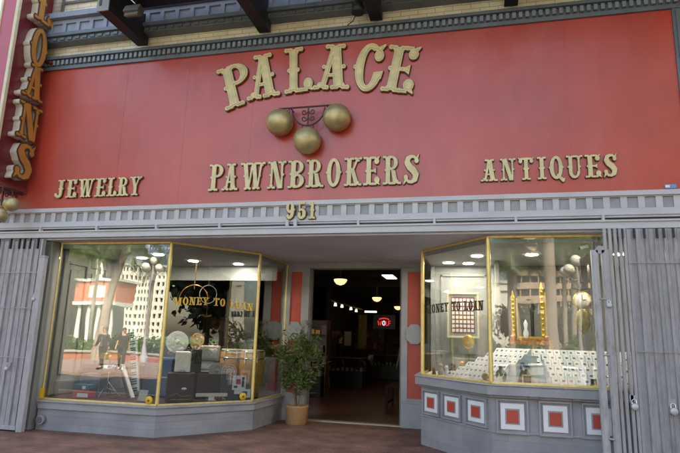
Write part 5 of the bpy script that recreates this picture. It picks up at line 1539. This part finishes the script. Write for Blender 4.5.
def globe_lamp(x, y, zc, label, seed=0):
    t = thing('street_lamp', label, 'street lamp', (x, y, 0), 0, 'globe street lamps across the street')
    MB().lathe([(.26, 0), (.26, .3), (.16, .45), (.12, .8), (.07, 1.0), (.055, zc - .6), (.09, zc - .5), (.05, zc - .4), (.04, zc + .2)], (0, 0, 0), 16).build('post', M['greydk'], t)
    b = MB()
    for i in range(4):
        a = R(45 + 90 * i) if seed == 0 else R(90 * i + 20)
        b.tube([(0, 0, zc - .35), (.3 * math.cos(a), .3 * math.sin(a), zc - .42), (.5 * math.cos(a), .5 * math.sin(a), zc - .3), (.5 * math.cos(a), .5 * math.sin(a), zc - .2)], .025, 6)
    b.build('arms', M['greydk'], t)
    for i in range(4):
        a = R(45 + 90 * i) if seed == 0 else R(90 * i + 20)
        MB().ball((.5 * math.cos(a), .5 * math.sin(a), zc), .21, 20).build('globe', M['globe'], t)
    MB().ball((0, 0, zc + .42), .21, 20).build('globe', M['globe'], t)
globe_lamp(4.15, -6.2, 4.42, 'five globe street lamp mirrored at the right of the right shop window')
globe_lamp(-16.6, -12.0, 5.25, 'five globe street lamp mirrored beside the corner mullion of the left window', 1)

slab('sheen_block', 'unseen tall brown block added on the far right to darken the red panel sheen', 17, 60, -60, -40, 42, mat('brown_stone', (.16, .12, .09), .85), 12, 14, M['winglass'])  # out of view; added to dim the sheen on the panel's right part
slab('brick_hotel', 'tall dark brown building at the far left across the street', -75, -38.9, -39.4, -33.5, 26, mat('dark_brown_brick', (.06, .05, .042), .85), 7, 12, M['winglass'])

def street_tree(x, y, h, r, label, n=2600, s=.42, m_=None, lo=.55):
    t = thing('street_tree', label, 'tree', (x, y, 0), 0, 'leafy street trees')
    rs = random.Random(int(x * 13 + y))
    b = MB(); b.tube([(0, 0, -.13), (.05, .02, h * .3), (0, .08, h * .55)], [.19, .15, .12], 10)
    cl = []
    for i in range(9):
        a = i * 2.4; e = Vector((r * .6 * math.cos(a) * rs.uniform(.4, 1), r * .6 * math.sin(a) * rs.uniform(.4, 1), h * rs.uniform(lo, .88)))
        b.tube([(0, .05, h * (.35 + .02 * i)), e * .6 + Vector((0, 0, h * .22)), e], [.08, .05, .025], 6); cl.append(e)
    b.build('trunk', M['bark'], t)
    b = MB()
    for i in range(n):
        c = rs.choice(cl); p = c + Vector((rs.gauss(0, r * .26), rs.gauss(0, r * .26), rs.gauss(0, r * .20)))
        leaf(b, p, rs.uniform(.6, 1) * s, None, .7)
    b.build('crown', m_ or M['darkleaf'], t)
M['darkleaf'] = leafmat('dark_leaf', (.035, .06, .02), .2)
street_tree(15, 4.4, 7.0, 3.0, 'dense street tree on the pavement right of the shop', 5200, .55, None, .36)
hedge(17.5, 19, -1.0, 7.5, 1.5, 'green planter hedge on the pavement right of the shop', 2600, .26)
street_tree(21, 2.0, 8, 3.6, 'second street tree down the pavement right of the shop', 5000, .6, None, .3)
street_tree(29, 4.2, 8, 3.4, 'third street tree down the pavement right of the shop')
street_tree(-17.5, 4.6, 8, 3.2, 'dense street tree on the pavement left of the shop', 5000, .55, None, .3)
street_tree(-24, 4.0, 8, 3.4, 'second street tree down the pavement left of the shop')
for i, (x, y, h, r) in enumerate(((4.5, -31, 4.2, 2.4), (9, -34, 4.6, 2.8), (15, -30, 4.5, 2.6), (20, -36, 5, 2.8))):
    street_tree(x, y, h, r, ('park tree in front of the tan office block, %s' % ('nearest the white house', 'second from the white house', 'third from the white house', 'farthest from the white house')[i]) if i < 4 else ('park tree beside the orange banded arcade', 'park tree at the foot of the white high rise')[i - 4], 2400, .5)
t = wthing('unseen_neighbour', 'unseen tan block added at the right end of the shop to shade the pavement', 'building', (30, 16, 0))
MB().box(12.01, 8.3, 0, 60, 30, 13.5).build('wall', M['tanbld'], t)  # out of view; shaped to keep the right pavement in shadow
b = MB()
for i in range(5):
    for j in range(3): b.box(14 + i * 5, 8.26, 1.5 + j * 3.9, 17 + i * 5, 8.2999, 4.2 + j * 3.9)
b.build('window', M['winglass'], t)
t = wthing('unseen_neighbour', 'brown stone building across the side street on the left', 'building', (-43, 16, 0))
MB().box(-60, 7, 0, -26, 30, 9).build('wall', M['dkgrey'], t)
b = MB()
for i in range(6):
    for j in range(3): b.box(-57 + i * 5, 6.96, 1.2 + j * 2.6, -54 + i * 5, 6.999, 2.9 + j * 2.6)
b.build('window', M['winglass'], t)

# ------------------------------------------------------------------ PEOPLE
import bmesh
def skin_obj(name, nodes, edges, m, parent, sub=2, root=0):
    """nodes: (x, y, z, rx[, ry])"""
    bm = bmesh.new(); lay = bm.verts.layers.skin.verify()
    vs = []
    for nd_ in nodes:
        v = bm.verts.new(nd_[:3]); v[lay].radius = (nd_[3], nd_[4] if len(nd_) > 4 else nd_[3]); vs.append(v)
    for a, c in edges: bm.edges.new((vs[a], vs[c]))
    vs[root][lay].use_root = True
    me = bpy.data.meshes.new(name); bm.to_mesh(me); bm.free(); me.materials.append(m)
    o = bpy.data.objects.new(name, me); col.objects.link(o)
    if parent: o.parent = parent
    s_ = o.modifiers.new('skin', 'SKIN'); s_.use_smooth_shade = True
    s2 = o.modifiers.new('sub', 'SUBSURF'); s2.levels = sub; s2.render_levels = sub
    return o

def person(loc, rz, label, H_=1.75, stride=.3, top=None, legs=None, shoe=None, sleeve='short', arm_swing=.2, hairc=None, zipm=None, bend=0.0, lean=0.0):
    """faces local -Y; stride in metres between the feet; one leg forward"""
    k = H_ / 1.75
    t = thing('person', label, 'person', loc, rz)
    hx = .095
    st = stride / 2
    N = [(0, 0, .95, .125, .10), (0, .01, 1.10, .115, .085), (0, .005, 1.26, .135, .095), (0, 0, 1.40, .12, .085), (0, -.005, 1.49, .055, .055), (0, -.012, 1.55, .05, .055),
         (0, -.02, 1.62, .070, .082), (0, -.015, 1.69, .072, .088), (0, -.005, 1.735, .045, .055)]
    E_ = [(0, 1), (1, 2), (2, 3), (3, 4), (4, 5), (5, 6), (6, 7), (7, 8)]
    def add(a, node): N.append(node); E_.append((a, len(N) - 1)); return len(N) - 1
    J = {}
    for sx, f in ((-1, 1), (1, -1)):
        a = add(0, (sx * hx, 0, .90, .095, .09)); 
        kn = (sx * (hx + .005), -.04 - f * st * .55, .50); an = (sx * (hx + .01), -f * st, .09 if f > 0 else .11)
        a = add(a, (sx * hx, -f * st * .25, .70, .078)); a = add(a, (*kn, .056)); a = add(a, (kn[0], (kn[1] + an[1]) / 2 + .02, .32, .054)); a = add(a, (*an, .036))
        a = add(a, (an[0], an[1] - .06, .045, .038, .032)); a = add(a, (an[0] + sx * .01, an[1] - .15, .03, .036, .022))
        J['kn%d' % sx] = kn; J['an%d' % sx] = an
        s = add(3, (sx * .175, 0, 1.41, .06)); sw = -f * arm_swing
        el = (sx * .245, .03 - sw * .3, 1.13); wr = (sx * .255, -.08 - sw * .9, .90)
        if bend: wr = (sx * .17, -.26, 1.08)
        s = add(s, (sx * .215, .01, 1.30, .047)); s = add(s, (*el, .038)); s = add(s, ((el[0] + wr[0]) / 2, (el[1] + wr[1]) / 2, (el[2] + wr[2]) / 2, .034)); s = add(s, (*wr, .024, .03))
        d = (Vector(wr) - Vector(el)).normalized(); J['el%d' % sx] = el; J['wr%d' % sx] = wr
        palm_ = Vector(wr) + d * .07; s = add(s, (*palm_, .016, .036))
        for q, (o_, ln) in enumerate(((-.028, .070), (-.010, .080), (.009, .076), (.026, .060))):
            p1 = palm_ + d * .035 + Vector((0, o_, 0)); p2 = p1 + d * ln * .5 + Vector((-sx * .008, 0, 0)); p3 = p2 + d * ln * .4 + Vector((-sx * .018, 0, 0))
            f1 = add(s, (*p1, .009)); f2 = add(f1, (*p2, .0085)); add(f2, (*p3, .007))
        th = Vector(wr) + d * .035 + Vector((-sx * .012, -.038, 0)); f1 = add(s, (*th, .011)); add(f1, (*(th + d * .045 + Vector((-sx * .01, -.012, 0))), .009))
    N = [tuple(c * k for c in n) for n in N]
    skin_obj('body', N, E_, M['skin'], t, 2)
    def sc_(L_): return [tuple(c * k for c in n) for n in L_]
    # shirt or jacket
    Tn = [(0, .0, .80, .165, .14), (0, .01, 1.0, .155, .125), (0, .005, 1.25, .155, .115), (0, 0, 1.39, .14, .10), (0, 0, 1.455, .075, .07)]
    Te = [(0, 1), (1, 2), (2, 3), (3, 4)]
    for sx in (-1, 1):
        el, wr = Vector(J['el%d' % sx]), Vector(J['wr%d' % sx])
        b0 = len(Tn); Tn.append((sx * .175, 0, 1.41, .075)); Te.append((3, b0)); Tn.append((sx * .215, .01, 1.30, .064)); Te.append((b0, b0 + 1))
        if sleeve == 'long':
            Tn.append((*el, .055)); Te.append((b0 + 1, b0 + 2)); Tn.append((*(el.lerp(wr, .55)), .048)); Te.append((b0 + 2, b0 + 3)); Tn.append((*(el.lerp(wr, .97)), .038)); Te.append((b0 + 3, b0 + 4))
        else:
            Tn.append((*(Vector((sx * .215, .01, 1.30)).lerp(el, .55)), .060)); Te.append((b0 + 1, b0 + 2))
    skin_obj('shirt' if sleeve == 'short' else 'jacket', sc_(Tn), Te, top, t, 2)
    Pn = [(0, 0, 1.02, .138, .108)]; Pe = []
    for sx, f in ((-1, 1), (1, -1)):
        kn, an = J['kn%d' % sx], J['an%d' % sx]
        b0 = len(Pn); Pn += [(sx * hx, 0, .90, .112, .108), (sx * hx, -f * st * .25, .70, .095), (*kn, .076), (kn[0], (kn[1] + an[1]) / 2 + .02, .30, .070), (an[0], an[1] + .005, .10, .062)]
        Pe += [(0, b0), (b0, b0 + 1), (b0 + 1, b0 + 2), (b0 + 2, b0 + 3), (b0 + 3, b0 + 4)]
    skin_obj('trousers', sc_(Pn), Pe, legs, t, 2)
    for sx in (-1, 1):
        an = J['an%d' % sx]
        skin_obj('shoe', sc_([(an[0], an[1] + .05, .045, .045, .04), (an[0], an[1] - .05, .045, .048, .042), (an[0] + sx * .012, an[1] - .16, .032, .046, .030), (an[0] + sx * .012, an[1] - .19, .028, .034, .024)]), [(0, 1), (1, 2), (2, 3)], shoe, t, 1)
    # hair, face
    hb = MB(); hb.ball((0, .012 * k, 1.695 * k), .094 * k, 20, 0, .92, 1.08, .92)
    me_ = hb.build('hair', hairc or M['hair'], t)
    fb = MB()
    fb.ball((-.030 * k, -.100 * k, 1.655 * k), .010 * k, 10); fb.ball((.030 * k, -.100 * k, 1.655 * k), .010 * k, 10); fb.build('eyes', M['black'], t)
    fb = MB(); fb.add([(-.013 * k, -.10 * k, 1.625 * k), (.013 * k, -.10 * k, 1.625 * k), (0, -.127 * k, 1.628 * k), (0, -.102 * k, 1.665 * k)], [(0, 1, 2), (0, 2, 3), (1, 3, 2), (0, 3, 1)]); fb.build('nose', M['skin'], t)
    fb = MB(); fb.ball((0, -.096 * k, 1.596 * k), .022 * k, 10, 0, 1, .5, .25); fb.build('mouth', mat('lips', (.35, .12, .1), .5), t)
    fb = MB(); fb.ball((-.077 * k, -.01 * k, 1.645 * k), .020 * k, 10, 0, .45, .9, 1.3); fb.ball((.077 * k, -.01 * k, 1.645 * k), .020 * k, 10, 0, .45, .9, 1.3); fb.build('ears', M['skin'], t)
    if zipm:
        fb = MB(); fb.box(-.008, -.150, .95, .008, -.115, 1.40); fb.build('zip', zipm, t)
    return t
blackc = mat('black_clothes', (.016, .016, .018), .85)
person((-15.25, -6.0, 0), math.pi + R(8), 'person in a black zipped jacket walking across the street, left of the other', 1.82, .30, blackc, blackc, blackc, 'long', .12, mat('auburn_hair', (.10, .035, .015), .6), M['silver'])
person((-14.25, -6.0, 0), math.pi - R(25), 'person in a black T-shirt and dark trousers striding across the street, right of the other', 1.80, .55, blackc, M['dark'], M['white'], 'short', .22)
# dim figures inside the shop
person((-4.55, 18.9, .02), R(120), 'dark clad person standing by the counter deep inside the dim shop', 1.72, .1, blackc, blackc, blackc, 'long', .05)
person((-2.05, 17.3, .02), R(-150), 'person in a blue grey shirt with their back turned inside the doorway on the right', 1.75, .12, mat('blue_grey_shirt', (.10, .13, .17), .8), blackc, blackc, 'short', .05)
print('objects', len(bpy.data.objects), 'boxes', nbox)
